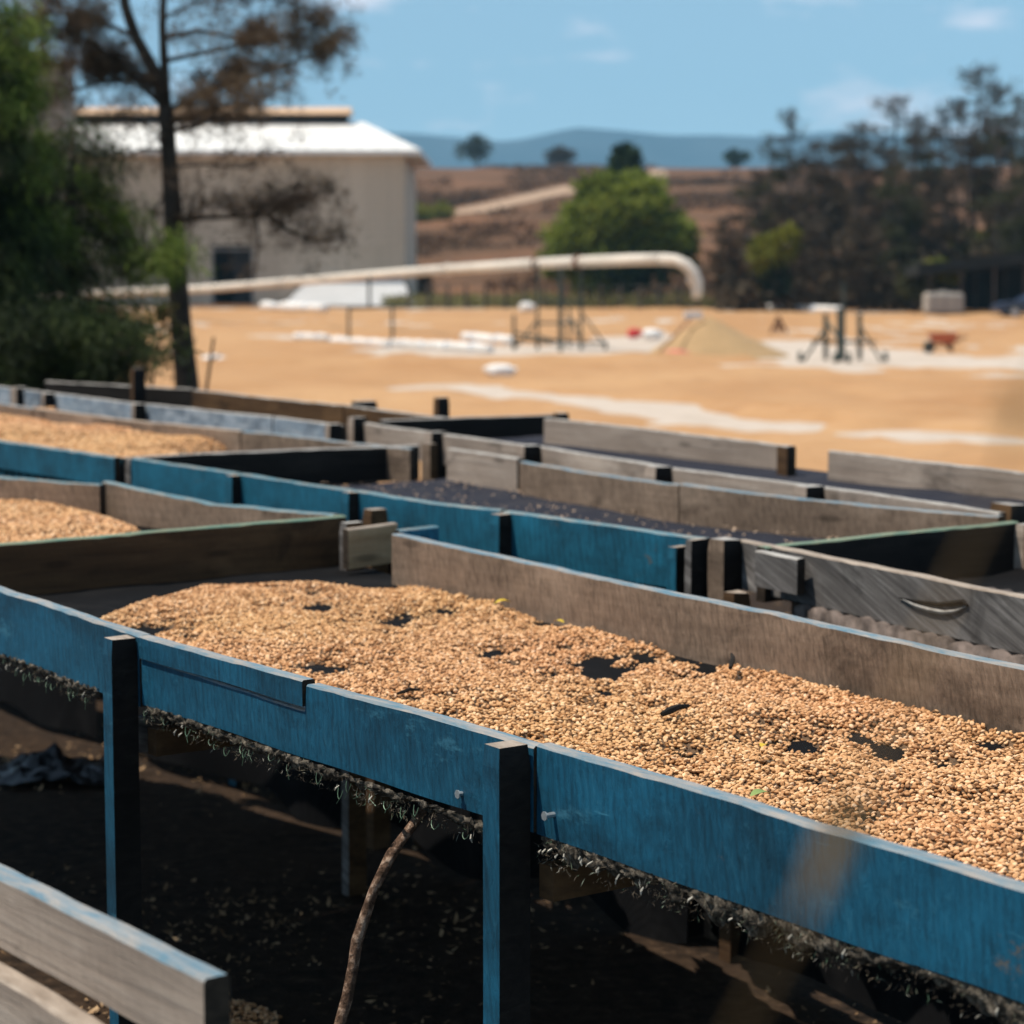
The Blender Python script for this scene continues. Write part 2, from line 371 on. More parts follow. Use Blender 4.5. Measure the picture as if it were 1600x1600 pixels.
# ------------------------------------------------------------------ drying patio, its bean layer
def patio():
    m = MT('sun bleached concrete', 0.9, 0.2); f = m.noise(1.2, 6, 0.65)
    m.base(m.ramp(f, [(0.3, (0.42,0.34,0.27)), (0.7, (0.55,0.46,0.38))]))
    mb = MB(); mb.box((4, 72, PZ - 0.1 + 0.012), (74, 96, 0.2)); tag(mb.build('drying_patio', m.m), kind='structure')
    gaps = [(700,608,870,622,0.8),(830,622,1000,640,0.95),(980,640,1120,660,0.85),(1100,660,1220,668,0.75),(1430,683,1520,688,0.9),
            (1120,552,1260,566,2.2),(1190,540,1330,560,3.0),(1300,560,1620,575,3.0),(1240,572,1340,580,1.0),(700,545,800,548,2.0),(800,545,960,545,2.2),
            (960,545,1030,530,2.0),(460,527,700,540,1.3),(1180,485,1360,489,1.5),(900,480,1000,481,1.5)]
    segs = []
    for a, b, c, d, w in gaps:
        p, q = P(a, b, PZ), P(c, d, PZ); segs.append((p.x, p.y, q.x, q.y, w))
    xs = np.arange(-30, 38, 0.33); ys = np.concatenate([np.arange(25.5, 70, 0.3), np.arange(70, 117, 0.6)])
    X, Y = np.meshgrid(xs, ys); dmin = np.full(X.shape, 9.0)
    for (x0, y0, x1, y1, w) in segs:
        dx, dy = x1-x0, y1-y0; L2 = dx*dx+dy*dy
        t = np.clip(((X-x0)*dx+(Y-y0)*dy)/L2, 0, 1)
        # gaps are longer along the view than across, as the rake left them
        d = np.hypot(X-(x0+t*dx), (Y-(y0+t*dy))*0.75) / w
        dmin = np.minimum(dmin, d)
    nz = np.array([[N(x*0.45, y*0.3, 0.3)*0.6 + N(x*1.6, y*0.9, 2)*0.4 for x in xs] for y in ys])
    lo = np.array([[N(x*0.10, y*0.07, 5) for x in xs] for y in ys])
    mnd = np.array([[abs(N(x*0.7, y*0.22, 11)) + 0.6*abs(N(x*1.5, y*0.5, 13)) for x in xs] for y in ys])
    Z = 0.055 + 0.05*nz + 0.07*lo + 0.10*(0.35 - mnd) + 0.16*np.exp(-((Y-57-2*lo*3)/2.6)**2) + 0.10*np.exp(-((Y-43+2*lo*3)/2.0)**2)
    e = np.clip((dmin + 1.15*nz - 0.75)/0.9, 0, 1); Z = PZ + 0.004 + np.where(e <= 0, -0.03, Z*e - 0.03*(1-e))
    nx = len(xs); idx = np.arange(X.size).reshape(X.shape)
    f = np.stack([idx[:-1,:-1], idx[:-1,1:], idx[1:,1:], idx[1:,:-1]], -1).reshape(-1, 4)
    m = MT('spread coffee beans', 0.85, 0.2); a = m.noise(0.16, 5, 0.6); b = m.noise(14, 4, 0.7); c = m.noise(0.9, 4, 0.6, (1, 0.5, 1))
    col = m.ramp(a, [(0.35, (0.39,0.20,0.082)), (0.65, (0.48,0.275,0.128))])
    col = m.mix(m.ramp(c, [(0.5, 0.0), (0.8, 0.5)]), col, (0.30,0.145,0.056)); col = m.mix(0.35, col, m.ramp(b, [(0.3, 0.6), (0.6, 1.0)]), 'MULTIPLY')
    rk = m.noise(1.0, 5, 0.7, (0.5, 2.6, 1), 0.6); col = m.mix(m.ramp(rk, [(0.5, 0.0), (0.72, 0.4)]), col, (0.56,0.37,0.21)); sp = m.noise(4.0, 5, 0.75, (1, 0.4, 1)); col = m.mix(m.ramp(sp, [(0.58, 0.0), (0.72, 0.4)]), col, (0.25,0.13,0.055))
    m.base(col); m.bump(b, 0.02, 0.5)
    o = np_mesh('coffee_bean_layer', np.stack([X, Y, Z], -1).reshape(-1, 3), f, m.m, smooth=True)
    tag(o, 'orange tan coffee beans raked thinly over the wide drying patio', 'coffee beans', kind='stuff')
    return m.m
M['patio_bean'] = patio()

# ------------------------------------------------------------------ raised drying beds
RIM = 0.89
def plank(bed, a, b, h=0.115, t=0.024, mats=('blue','rim_blue','brown'), prof=None, sag=0.0, name='plank', amp=0.0022, botamp=0.002, lean=0.0, split=None, seed=None):
    """board given by its two top front corners, left one first; mats = front, top edge, back; prof = [(s, drop)] lowers the top edge"""
    a, b = Vector(a), Vector(b); d = b - a; Lh = math.hypot(d.x, d.y); ang = math.atan2(d.y, d.x)
    n = max(4, int(Lh / 0.035)); ss = [i / n for i in range(n + 1)]
    if prof: ss = sorted(set(ss + [p[0] for p in prof]))
    px = [p[0] for p in prof] if prof else [0, 1]; pd = [p[1] for p in prof] if prof else [0, 0]
    bv = min(0.003, t*0.2); sd = seed if seed is not None else random.uniform(0, 100)
    v = []; f = []; mi = []
    for s in ss:
        x = s * Lh; top = d.z * s - np.interp(s, px, pd) - sag*4*s*(1-s) + amp*N(x*7, sd, 0) + amp*1.3*N(x*1.9, sd, 5)
        bot = d.z * s - h + botamp*N(x*6, sd, 8) - sag*4*s*(1-s)
        w = 0.0015*N(x*5, sd, 3)
        ch = bv*(1 + 0.7*N(x*25, sd, 6))
        sec = [(0, bot), (0, top-ch), (ch, top), (t-ch, top+0.0012*N(x*12, sd, 9)), (t, top-ch), (t, bot)]
        for (yy, zz) in sec: v.append((x, yy + w + lean*(zz - (d.z*s)), zz))
    k = 6
    for i in range(len(ss)-1):
        for j, mm in ((0,0),(1,1),(2,1),(3,1),(4,2),(5,2)):
            q, r = i*k+j, i*k+(j+1) % k; f.append((q, q+k, r+k, r)); mi.append(mm)
    f.append(tuple(range(k))); mi.append(3); f.append(tuple(reversed(range((len(ss)-1)*k, len(ss)*k)))); mi.append(3)
    me = bpy.data.meshes.new(name); me.from_pydata(v, [], f)
    for q in mats: me.materials.append(M[q])
    me.materials.append(M['endgrain'] if len(mats) < 4 else M[mats[3]])
    if len(mats) >= 4: pass
    me.polygons.foreach_set('material_index', mi); me.update()
    o = put(name, me, bed, a); o.rotation_euler = (0, 0, ang); return o

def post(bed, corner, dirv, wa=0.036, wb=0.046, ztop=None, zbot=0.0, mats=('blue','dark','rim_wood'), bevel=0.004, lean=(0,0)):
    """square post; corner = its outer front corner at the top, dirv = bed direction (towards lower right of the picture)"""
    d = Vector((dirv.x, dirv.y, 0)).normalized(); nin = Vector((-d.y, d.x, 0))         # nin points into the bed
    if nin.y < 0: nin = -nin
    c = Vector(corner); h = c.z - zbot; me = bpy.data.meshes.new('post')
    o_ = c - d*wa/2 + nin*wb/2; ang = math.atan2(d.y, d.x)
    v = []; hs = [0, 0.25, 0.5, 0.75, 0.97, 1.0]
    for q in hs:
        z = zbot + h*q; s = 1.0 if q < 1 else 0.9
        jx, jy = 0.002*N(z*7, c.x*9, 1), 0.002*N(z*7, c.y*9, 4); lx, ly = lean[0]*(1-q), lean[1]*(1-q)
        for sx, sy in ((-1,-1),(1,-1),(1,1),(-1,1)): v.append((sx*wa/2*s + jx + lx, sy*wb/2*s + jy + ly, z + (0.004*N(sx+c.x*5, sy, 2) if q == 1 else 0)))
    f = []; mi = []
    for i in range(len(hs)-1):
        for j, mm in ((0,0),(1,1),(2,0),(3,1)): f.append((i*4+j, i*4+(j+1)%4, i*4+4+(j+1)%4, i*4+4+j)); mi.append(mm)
    e = (len(hs)-1)*4; f.append((e, e+1, e+2, e+3)); mi.append(2); f.append((3,2,1,0)); mi.append(1)
    me.from_pydata(v, [], f)
    for q in mats: me.materials.append(M[q])
    me.polygons.foreach_set('material_index', mi); me.update()
    o = put('post', me, bed, (o_.x, o_.y, 0)); o.rotation_euler = (0, 0, ang); return o

def post_on(bed, px, py, dirv, inn, wa, wb, dz=0.0, **k):
    q = R(px, py) - inn*wb; q.z += dz; return post(bed, q, dirv, wa, wb, **k)
def net(bed, quad, z=0.775, sag=0.012, n=24, mat='net'):
    """black net floor between four corners (xy), sagging between the joists"""
    A, B, C, D = [Vector((q.x, q.y, 0)) for q in quad]; v = []
    for j in range(n+1):
        for i in range(n+1):
            s, t = i/n, j/n; p = A*(1-s)*(1-t) + B*s*(1-t) + C*s*t + D*(1-s)*t
            v.append((p.x, p.y, z - sag*(1-(2*t-1)**2) + 0.006*N(p.x*6, p.y*6, 2) + 0.003*N(p.x*22, p.y*22, 5)))
    f = [(j*(n+1)+i, j*(n+1)+i+1, (j+1)*(n+1)+i+1, (j+1)*(n+1)+i) for j in range(n) for i in range(n)]
    return np_mesh('net_floor', v, f, M[mat], bed, loc=wloc(bed), smooth=True)
def joist(bed, a, b, w=0.045, h=0.05, mat='dark', name='joist'):
    mb = MB(); mb.bar(a, b, w, h); return mb.build(name, M[mat], bed, origin=a)

BG = 'raised wooden drying beds standing in rows'
def R(px, py, z=RIM): return P(px, py, z)
def added_apron(bed, a, b, ztop, zbot, seed=0.0):  # net curtain added to block sun and darken the ground under row two
    a, b = Vector(a), Vector(b); Lh = (b-a).length; n = max(8, int(Lh/0.05)); d = (b-a).normalized(); inn = Vector((-d.y, d.x, 0)); inn = inn if inn.y > 0 else -inn; v = []; rows = 9
    for i in range(n+1):
        x = i/n*Lh; p = a + d*x
        for r in range(rows):
            q = r/(rows-1); o = 0.02*math.sin(x*9 + seed)*q + 0.02*N(x*4, q*3, seed); v.append((p.x + inn.x*o, p.y + inn.y*o, ztop + (zbot - ztop + 0.05*N(x*3, seed, 2))*q))
    np_mesh('added_net_apron', v, [(i*rows+r, (i+1)*rows+r, (i+1)*rows+r+1, i*rows+r+1) for i in range(n) for r in range(rows-1)], M['net'], bed, loc=a, smooth=True)
def bed_at(px, py, label):
    p = P(px, py, RIM); return empty('drying_bed', (p.x, p.y, 0), label, 'drying bed', BG)
def lerp(a, b, t): return Vector(a)*(1-t) + Vector(b)*t

# --- the bed in the foreground middle, heaped with beans
main = bed_at(760, 1060, 'long bed with a cracked blue front board, covered in tan beans')
n0, n1 = R(-60, 901), R(1700, 1417)                       # its front edge
D1 = (n1 - n0).normalized(); IN1 = Vector((-D1.y, D1.x, 0)); IN1 = IN1 if IN1.y > 0 else -IN1
HB = 0.113
_e0, _e1 = R(-70, 856), R(541, 806); _de = (_e1 - _e0).normalized(); _w = n0 - _e0
_t = (_w.x*D1.y - _w.y*D1.x)/(_de.x*D1.y - _de.y*D1.x); NE = _e0 + _de*_t           # where end board and front board meet
plank(main, Vector((NE.x, NE.y, RIM)), R(217,992), HB+0.006)
p_l, p_m, p_r = R(221, 993), R(476, 1064), R(833, 1163)
Lt = (p_r - p_l).length; s1 = (p_m - p_l).length / Lt
plank(main, p_l, p_r, HB, prof=[(0, 0.036), (s1*0.3, 0.0375), (s1*0.6, 0.0415), (s1-0.012, 0.0445), (s1, 0.043), (s1+0.004, 0.005), (0.75, 0.0), (1, 0.004)], seed=3.3, amp=0.0014)['label'] = 'blue board with a notch where its top strip split off'
o = plank(main, p_l - IN1*0.004, p_m - IN1*0.004 + D1*0.0, 0.0365, 0.022, prof=[(0,0.0),(0.6,0.0005),(1,-0.001)], seed=3.3, amp=0.0014); o['label'] = 'blue strip split off along a crack'
plank(main, R(839,1163), n1, HB+0.002, seed=8.1)
f0, f1 = R(612, 834), R(1880, 1104)                       # back board, raw inner face
plank(main, f0, f1, 0.118, 0.024, ('brown','rim_blue','teal'), seed=5.0)
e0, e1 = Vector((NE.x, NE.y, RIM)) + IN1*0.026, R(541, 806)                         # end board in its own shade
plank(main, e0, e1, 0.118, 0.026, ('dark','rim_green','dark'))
plank(main, R(545, 826, 0.88) + Vector((0,-0.02,0)), R(622, 815, 0.885) + Vector((0,-0.03,0.0)), 0.092, 0.022, ('tan','rim_wood','tan'))['label'] = 'short bare tan board'
plank(main, R(625, 830), R(686, 823), 0.1, 0.02, ('teal','rim_teal','teal'))
post(main, R(541, 818, 0.885), D1, 0.03, 0.05, mats=('ashen','dark','rim_grey'), zbot=0.0)
P1, P2 = R(214, 991) - IN1*0.046, R(827, 1163) - IN1*0.046; P1.z = 0.884; P2.z = 0.890
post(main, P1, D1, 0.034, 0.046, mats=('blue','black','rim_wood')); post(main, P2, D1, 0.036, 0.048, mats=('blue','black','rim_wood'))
post(main, R(1975, 1520, 0.884), D1, 0.036, 0.046)
for pp in (R(1130, 930, 0.80), R(640, 840, 0.8)): post(main, pp + IN1*0.03, D1, 0.036, 0.046, mats=('dark','dark','rim_wood'))
# net floor under the beans
nf = [n0 + IN1*0.005, n1 + IN1*0.005, f1 + IN1*0.01, f0 + IN1*0.02]
l_end = e1 + D1*0.02
net(main, [NE + IN1*0.005, n1 + IN1*0.005, f1 + IN1*0.005, l_end + IN1*0.005], 0.778, 0.003, 48)
for k, base in enumerate((P1, P2, R(1975, 1520, 0.884))):
    a = base + IN1*0.062 + D1*0.015; b = a + IN1*1.1
    j = joist(main, (a.x, a.y, 0.713), (b.x, b.y, 0.713), 0.030, 0.044, 'dark')
a = P1 - D1*0.046 + IN1*0.03; joist(main, (a.x, a.y, 0.715), tuple(Vector((a.x, a.y, 0.715)) + IN1*1.08), 0.02, 0.06, 'ashen')
# frayed net and wire hanging under the front boards
def fringe(bed, a, b, ztop, hgt, seed, depth=0.012):
    a, b = Vector(a), Vector(b); Lh = (b-a).length; n = int(Lh/0.004); v = []; rows = 7
    d = (b-a).normalized(); inn = Vector((-d.y, d.x, 0)); inn = inn if inn.y > 0 else -inn
    for i in range(n+1):
        x = i/n*Lh; p = a + d*x; hh = hgt*(0.68 + 0.7*N(x*7, seed, 1) + 0.5*N(x*29, seed, 3))
        for r in range(rows):
            q = r/(rows-1); out = 0.006*math.sin(q*math.pi*0.9) + 0.006*N(x*45, q*5, seed) + 0.008*N(x*120, q*11, seed)
            p2 = p - inn*out + inn*depth*q
            v.append((p2.x, p2.y, ztop - hh*q + 0.003*N(x*60, q*3, seed+2)))
    f = [(i*rows+r, (i+1)*rows+r, (i+1)*rows+r+1, i*rows+r+1) for i in range(n) for r in range(rows-1)]
    o = np_mesh('net_edge', v, f, M['fringe'], bed, loc=a); return o
M['fibre'] = None
def fibres(bed, a, b, ztop, hgt, n, seed):
    r_ = np.random.default_rng(seed); a, b = Vector(a), Vector(b); d = (b-a).normalized(); inn = Vector((-d.y, d.x, 0)); inn = inn if inn.y > 0 else -inn; Lh = (b-a).length
    if M['fibre'] is None:
        m = MT('torn net fibres', 0.85, 0.25); g_ = m.n('ShaderNodeNewGeometry'); m.base(m.ramp(g_.outputs['Random Per Island'], [(0.0, (0.02,0.016,0.012)), (0.4, (0.08,0.062,0.045)), (0.7, (0.19,0.15,0.105)), (0.86, (0.06,0.12,0.07)), (1.0, (0.5,0.46,0.40))])); M['fibre'] = m.m
    x = r_.random(n)*Lh; cl = np.array([N(q*14, seed, 2) for q in x]); k = cl + r_.normal(0, 0.25, n) > 0.10; x = x[k]; n = len(x); q = r_.random(n); out = 0.006*np.sin(q*2.8) + r_.uniform(0.0, 0.006, n)
    c = np.stack([a.x + d.x*x - inn.x*out, a.y + d.y*x - inn.y*out, ztop - hgt*q*0.95 + 0*q], 1)
    dr = r_.normal(size=(n, 3)); dr[:, 2] -= 0.7; dr -= np.array([inn.x, inn.y, 0])*0.35; dr /= np.linalg.norm(dr, axis=1)[:, None]; s_ = np.cross(dr, r_.normal(size=(n, 3))); s_ /= np.linalg.norm(s_, axis=1)[:, None]
    L_ = r_.uniform(0.003, 0.013, n)[:, None]; W_ = r_.uniform(0.00018, 0.0005, n)[:, None]; mid = c + dr*L_*0.5 + s_*L_*r_.uniform(-0.25, 0.25, n)[:, None]; tip = c + dr*L_ 
    V = np.stack([c, mid + np.cross(dr, s_)*W_, tip, mid - np.cross(dr, s_)*W_], 1).reshape(-1, 3)
    np_mesh('net_fibres', V, np.arange(n*4).reshape(n, 4), M['fibre'], bed, loc=a, kind='stuff')
def zb(p, h=HB): return RIM - h
fringe(main, NE + IN1*0.003, R(150, 972) + IN1*0.003, RIM-HB-0.001, 0.030, 1.0)
fringe(main, R(228, 996) + IN1*0.003, R(752, 1152) + IN1*0.003, RIM-HB+0.002, 0.026, 2.0)
fringe(main, R(845, 1166) + IN1*0.003, n1 + IN1*0.003, RIM-HB-0.002, 0.036, 3.0)
fibres(main, NE + IN1*0.003, R(150, 972) + IN1*0.003, RIM-HB, 0.03, 1700, 21); fibres(main, R(228, 996) + IN1*0.003, R(752, 1152) + IN1*0.003, RIM-HB, 0.028, 2400, 22); fibres(main, R(845, 1166) + IN1*0.003, n1 + IN1*0.003, RIM-HB, 0.036, 3000, 23)
def chicken_wire(bed, a, b, ztop, seed):
    a, b = Vector(a), Vector(b); d = (b-a).normalized(); inn = Vector((-d.y, d.x, 0)); inn = inn if inn.y > 0 else -inn
    mb = MB(); Lh = (b-a).length; x = 0.0; rr = random.Random(seed)
    while x < Lh:
        w = rr.uniform(0.009, 0.018); dz = rr.uniform(0.006, 0.015); o = a + d*x - inn*rr.uniform(0.006, 0.014); z0 = ztop - rr.uniform(0.004, 0.020)
        pts = [(o.x + d.x*w*u - inn.x*0.004*q, o.y + d.y*w*u - inn.y*0.004*q, z0 - dz*q) for u, q in ((0,0),(0.1,0.5),(0.35,0.85),(0.65,1.0),(0.9,0.6),(1.0,0.1))]
        mb.tube(pts, 0.00055, 4, cap=False)
        if rr.random() < 0.5:
            c = Vector(pts[3]); mb.tube([c, c + d*rr.uniform(-0.012,0.012) + Vector((0,0,-rr.uniform(0.004,0.012)))], 0.0005, 4, cap=False)
        x += rr.uniform(0.008, 0.085)
    o = mb.build('chicken_wire', M['wire'], bed, origin=a); o['kind'] = 'stuff'; return o
chicken_wire(main, R(232, 997), R(752, 1152), RIM-HB+0.002, 4)
chicken_wire(main, R(-40, 908), R(150, 972), RIM-HB, 6)
def straws(bed, a, b, ztop, n, seed, mat):
    rr = random.Random(seed); mb = MB(); a, b = Vector(a), Vector(b); d = (b-a).normalized(); inn = Vector((-d.y, d.x, 0)); inn = inn if inn.y > 0 else -inn
    for k in range(n):
        o = lerp(a, b, rr.random()) - inn*rr.uniform(0.006, 0.015); z = ztop - rr.uniform(0.0, 0.016); l = rr.uniform(0.004, 0.012); th = rr.uniform(-0.9, 0.9)
        q = Vector((o.x, o.y, z)); e = q + d*math.sin(th)*l + Vector((0,0,-math.cos(th)*l)) - inn*rr.uniform(0,0.006)
        mb.tube([q, (q+e)/2 - inn*0.002, e], [0.0008, 0.0012, 0.0005], 4, cap=False)
    o = mb.build('straw', M[mat], bed, origin=a); o['kind'] = 'stuff'; return o
M['straw'] = flat('pale straw', (0.46,0.42,0.35), 0.8, 0.2, 0.3, 50)
straws(main, R(850, 1167), R(1600, 1388), RIM-HB-0.004, 16, 12, 'straw'); straws(main, R(0, 920), R(150, 972), RIM-HB-0.004, 6, 13, 'straw')
straws(main, R(240, 1000), R(752, 1152), RIM-HB-0.004, 6, 14, 'straw')
def nail(bed, px, py, dirv, sz=0.010):
    inn = Vector((-dirv.y, dirv.x, 0)); inn = inn if inn.y > 0 else -inn
    d0 = ray(px, py); o0 = Vector((0,0,CAMZ)); p0 = n0 - IN1*0.004
    t = (p0 - o0).dot(inn) / d0.dot(inn); p = o0 + d0*t
    mb = MB(); mb.tube([p + inn*0.01, p - inn*0.006], sz*0.35, 7); mb.tube([p - inn*0.006, p - inn*0.008], sz*0.6, 7)
    mb.build('nail', M['metal_nail'], bed, origin=p)
nail(main, 722, 1240, D1); nail(main, 858, 1274, D1)

# --- beans: one spread per bed, made of instanced beans on a heaped surface
def bean_nodes(spacing, smin, smax, density):
    ng = bpy.data.node_groups.new('bean spread', 'GeometryNodeTree')
    ng.interface.new_socket('Geometry', in_out='INPUT', socket_type='NodeSocketGeometry'); ng.interface.new_socket('Geometry', in_out='OUTPUT', socket_type='NodeSocketGeometry')
    nd = ng.nodes; lk = ng.links.new
    gi, go = nd.new('NodeGroupInput'), nd.new('NodeGroupOutput')
    ds = nd.new('GeometryNodeDistributePointsOnFaces'); ds.distribute_method = 'POISSON'
    ds.inputs['Distance Min'].default_value = spacing; ds.inputs['Density Max'].default_value = density
    at = nd.new('GeometryNodeInputNamedAttribute'); at.data_type = 'FLOAT'; at.inputs['Name'].default_value = 'cover'
    lk(gi.outputs[0], ds.inputs['Mesh']); lk(at.outputs['Attribute'], ds.inputs['Density Factor'])
    sp = nd.new('GeometryNodeMeshUVSphere'); sp.inputs['Segments'].default_value = 10; sp.inputs['Rings'].default_value = 7; sp.inputs['Radius'].default_value = 1.0
    # flatten to a bean with a furrow along its belly
    ps = nd.new('GeometryNodeSetPosition'); pos = nd.new('GeometryNodeInputPosition'); sx = nd.new('ShaderNodeSeparateXYZ'); lk(pos.outputs[0], sx.inputs[0])
    ab = nd.new('ShaderNodeMath'); ab.operation = 'ABSOLUTE'; lk(sx.outputs['Y'], ab.inputs[0])
    mr = nd.new('ShaderNodeMapRange'); mr.inputs['From Min'].default_value = 0.0; mr.inputs['From Max'].default_value = 0.4; mr.inputs['To Min'].default_value = 0.55; mr.inputs['To Max'].default_value = 1.0
    lk(ab.outputs[0], mr.inputs['Value'])
    gz = nd.new('ShaderNodeMath'); gz.operation = 'GREATER_THAN'; gz.inputs[1].default_value = 0.3; lk(sx.outputs['Z'], gz.inputs[0])
    mxn = nd.new('ShaderNodeMix'); mxn.data_type = 'FLOAT'; lk(gz.outputs[0], mxn.inputs[0]); mxn.inputs[2].default_value = 1.0; lk(mr.outputs[0], mxn.inputs[3])
    mz = nd.new('ShaderNodeMath'); mz.operation = 'MULTIPLY'; lk(sx.outputs['Z'], mz.inputs[0]); lk(mxn.outputs[0], mz.inputs[1])
    cx = nd.new('ShaderNodeCombineXYZ'); lk(sx.outputs['X'], cx.inputs['X']); lk(sx.outputs['Y'], cx.inputs['Y']); lk(mz.outputs[0], cx.inputs['Z'])
    lk(sp.outputs['Mesh'], ps.inputs['Geometry']); lk(cx.outputs[0], ps.inputs['Position'])
    tr = nd.new('GeometryNodeTransform'); tr.inputs['Scale'].default_value = (0.0043, 0.0031, 0.0022); lk(ps.outputs[0], tr.inputs['Geometry'])
    sh = nd.new('GeometryNodeSetShadeSmooth'); lk(tr.outputs[0], sh.inputs['Geometry'])
    sm_ = nd.new('GeometryNodeSetMaterial'); sm_.inputs['Material'].default_value = M['bean']; lk(sh.outputs[0], sm_.inputs['Geometry'])
    ip = nd.new('GeometryNodeInstanceOnPoints'); lk(ds.outputs['Points'], ip.inputs['Points']); lk(sm_.outputs[0], ip.inputs['Instance'])
    rv = nd.new('FunctionNodeRandomValue'); rv.data_type = 'FLOAT_VECTOR'; rv.inputs[0].default_value = (-0.75, -0.75, 0); rv.inputs[1].default_value = (0.75, 0.75, 6.28); rv.inputs['Seed'].default_value = 3
    lk(rv.outputs[0], ip.inputs['Rotation'])
    rs = nd.new('FunctionNodeRandomValue'); rs.data_type = 'FLOAT'; rs.inputs[2].default_value = smin; rs.inputs[3].default_value = smax; rs.inputs['Seed'].default_value = 5
    lk(rs.outputs[1], ip.inputs['Scale'])
    sa = nd.new('GeometryNodeStoreNamedAttribute'); sa.data_type = 'FLOAT'; sa.domain = 'INSTANCE'; sa.inputs['Name'].default_value = 'tone'
    rt = nd.new('FunctionNodeRandomValue'); rt.data_type = 'FLOAT'; rt.inputs['Seed'].default_value = 9
    lk(ip.outputs[0], sa.inputs['Geometry']); lk(rt.outputs[1], sa.inputs['Value'])
    # a random lift so that beans lie over one another
    ti = nd.new('GeometryNodeTranslateInstances'); ru = nd.new('FunctionNodeRandomValue'); ru.data_type = 'FLOAT_VECTOR'; ru.inputs[0].default_value = (0,0,0.0003); ru.inputs[1].default_value = (0,0,0.0045); ru.inputs['Seed'].default_value = 11
    lk(sa.outputs[0], ti.inputs['Instances']); lk(ru.outputs[0], ti.inputs['Translation']); ti.inputs['Local Space'].default_value = False
    jn = nd.new('GeometryNodeJoinGeometry'); lk(gi.outputs[0], jn.inputs[0]); lk(ti.outputs[0], jn.inputs[0]); lk(jn.outputs[0], go.inputs[0])
    return ng
GN_NEAR = bean_nodes(0.0053, 0.78, 1.2, 70000); GN_FAR = bean_nodes(0.0075, 1.2, 1.6, 26000)

def inside(poly, X, Y):
    r = np.zeros(X.shape, bool); n = len(poly)
    for i in range(n):
        x0, y0 = poly[i][0], poly[i][1]; x1, y1 = poly[(i+1) % n][0], poly[(i+1) % n][1]
        c = ((y0 > Y) != (y1 > Y)); xx = (x1-x0)*(Y-y0)/((y1-y0) if y1 != y0 else 1e-9) + x0; r ^= c & (X < xx)
    return r
def edge_dist(pts, X, Y):
    d = np.full(X.shape, 9.0)
    for (a, b) in zip(pts[:-1], pts[1:]):
        dx, dy = b[0]-a[0], b[1]-a[1]; t = np.clip(((X-a[0])*dx+(Y-a[1])*dy)/(dx*dx+dy*dy), 0, 1); d = np.minimum(d, np.hypot(X-a[0]-t*dx, Y-a[1]-t*dy))
    return d
def spread(name, label, poly, loose, z, floor, bare, cell=0.014, ng=None, bump=0.010, seed=1.0, loose_w=0.05, cover=1.0):
    xs = np.arange(min(p[0] for p in poly), max(p[0] for p in poly), cell); ys = np.arange(min(p[1] for p in poly), max(p[1] for p in poly), cell)
    X, Y = np.meshgrid(xs, ys); ins = inside(poly, X, Y)
    nz = np.array([[N(x*5, y*5, seed)*0.6 + N(x*14, y*14, seed+3)*0.3 + N(x*2, y*2, seed+7)*0.9 for x in xs] for y in ys])
    fine = np.array([[N(x*30, y*30, seed+1) for x in xs] for y in ys])
    fine2 = np.array([[N(x*70, y*70, seed+4) for x in xs] for y in ys])
    Z = z + bump*nz + 0.0025*fine
    e = np.ones(X.shape); eh = np.ones(X.shape)
    if loose: e = np.clip(edge_dist(loose, X, Y)/loose_w, 0, 1); eh = e.copy()
    for (bx, by, rx, ry, strength) in bare:
        q = np.hypot((X-bx)/rx, (Y-by)/ry) + 0.75*fine + 0.45*nz + 0.5*fine2
        e = np.minimum(e, np.clip((q-0.6)/0.35, 0, 1)); eh = np.minimum(eh, np.clip((q-0.55)/1.5, 0, 1))
    Z = np.where(eh < 1, floor - 0.0035 + (Z - floor + 0.0035)*eh**0.7, Z); Z = np.where(e < 0.3, floor - 0.006, Z)
    cov = np.where(e < 0.3, 0.07 + 0.34*np.clip(fine*2.2, 0, 1) + e*0.9, np.clip(0.35 + e*0.9, 0, 1))*cover
    idx = np.arange(X.size).reshape(X.shape); ok = ins[:-1,:-1] & ins[1:,1:] & ins[:-1,1:] & ins[1:,:-1]
    f = np.stack([idx[:-1,:-1], idx[:-1,1:], idx[1:,1:], idx[1:,:-1]], -1)[ok]
    used = np.unique(f); remap = np.full(X.size, -1); remap[used] = np.arange(len(used))
    V = np.stack([X, Y, Z], -1).reshape(-1, 3)[used]
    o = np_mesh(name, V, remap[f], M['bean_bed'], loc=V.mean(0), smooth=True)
    a = o.data.attributes.new('cover', 'FLOAT', 'POINT'); a.data.foreach_set('value', cov.ravel()[used].astype(np.float32))
    md = o.modifiers.new('beans', 'NODES'); md.node_group = ng
    tag(o, label, 'coffee beans', kind='stuff'); return o
BZ = 0.789
def bare_px(lst, z=0.795):
    out = []
    for (px, py, wx, wy) in lst:
        p = P(px, py, z); q = P(px + wx/2, py, z); r0 = P(px, py - wy/2, z); r1 = P(px, py + wy/2, z)
        out.append((p.x, p.y, (q.x-p.x)*1.15, abs(r0.y-r1.y)*0.85, 1))
    return out
loose = [P(*q, 0.79) for q in ((60,1012),(120,975),(165,952),(215,935),(300,914),(420,908),(520,905),(612,914))]
far_in = [f0 + Vector((0,0,0)) , f1]
polym = loose + [f0 + D1*0.02 - IN1*0.002, f1 - IN1*0.002, n1 + IN1*0.026, P(60,1012,0.79)]
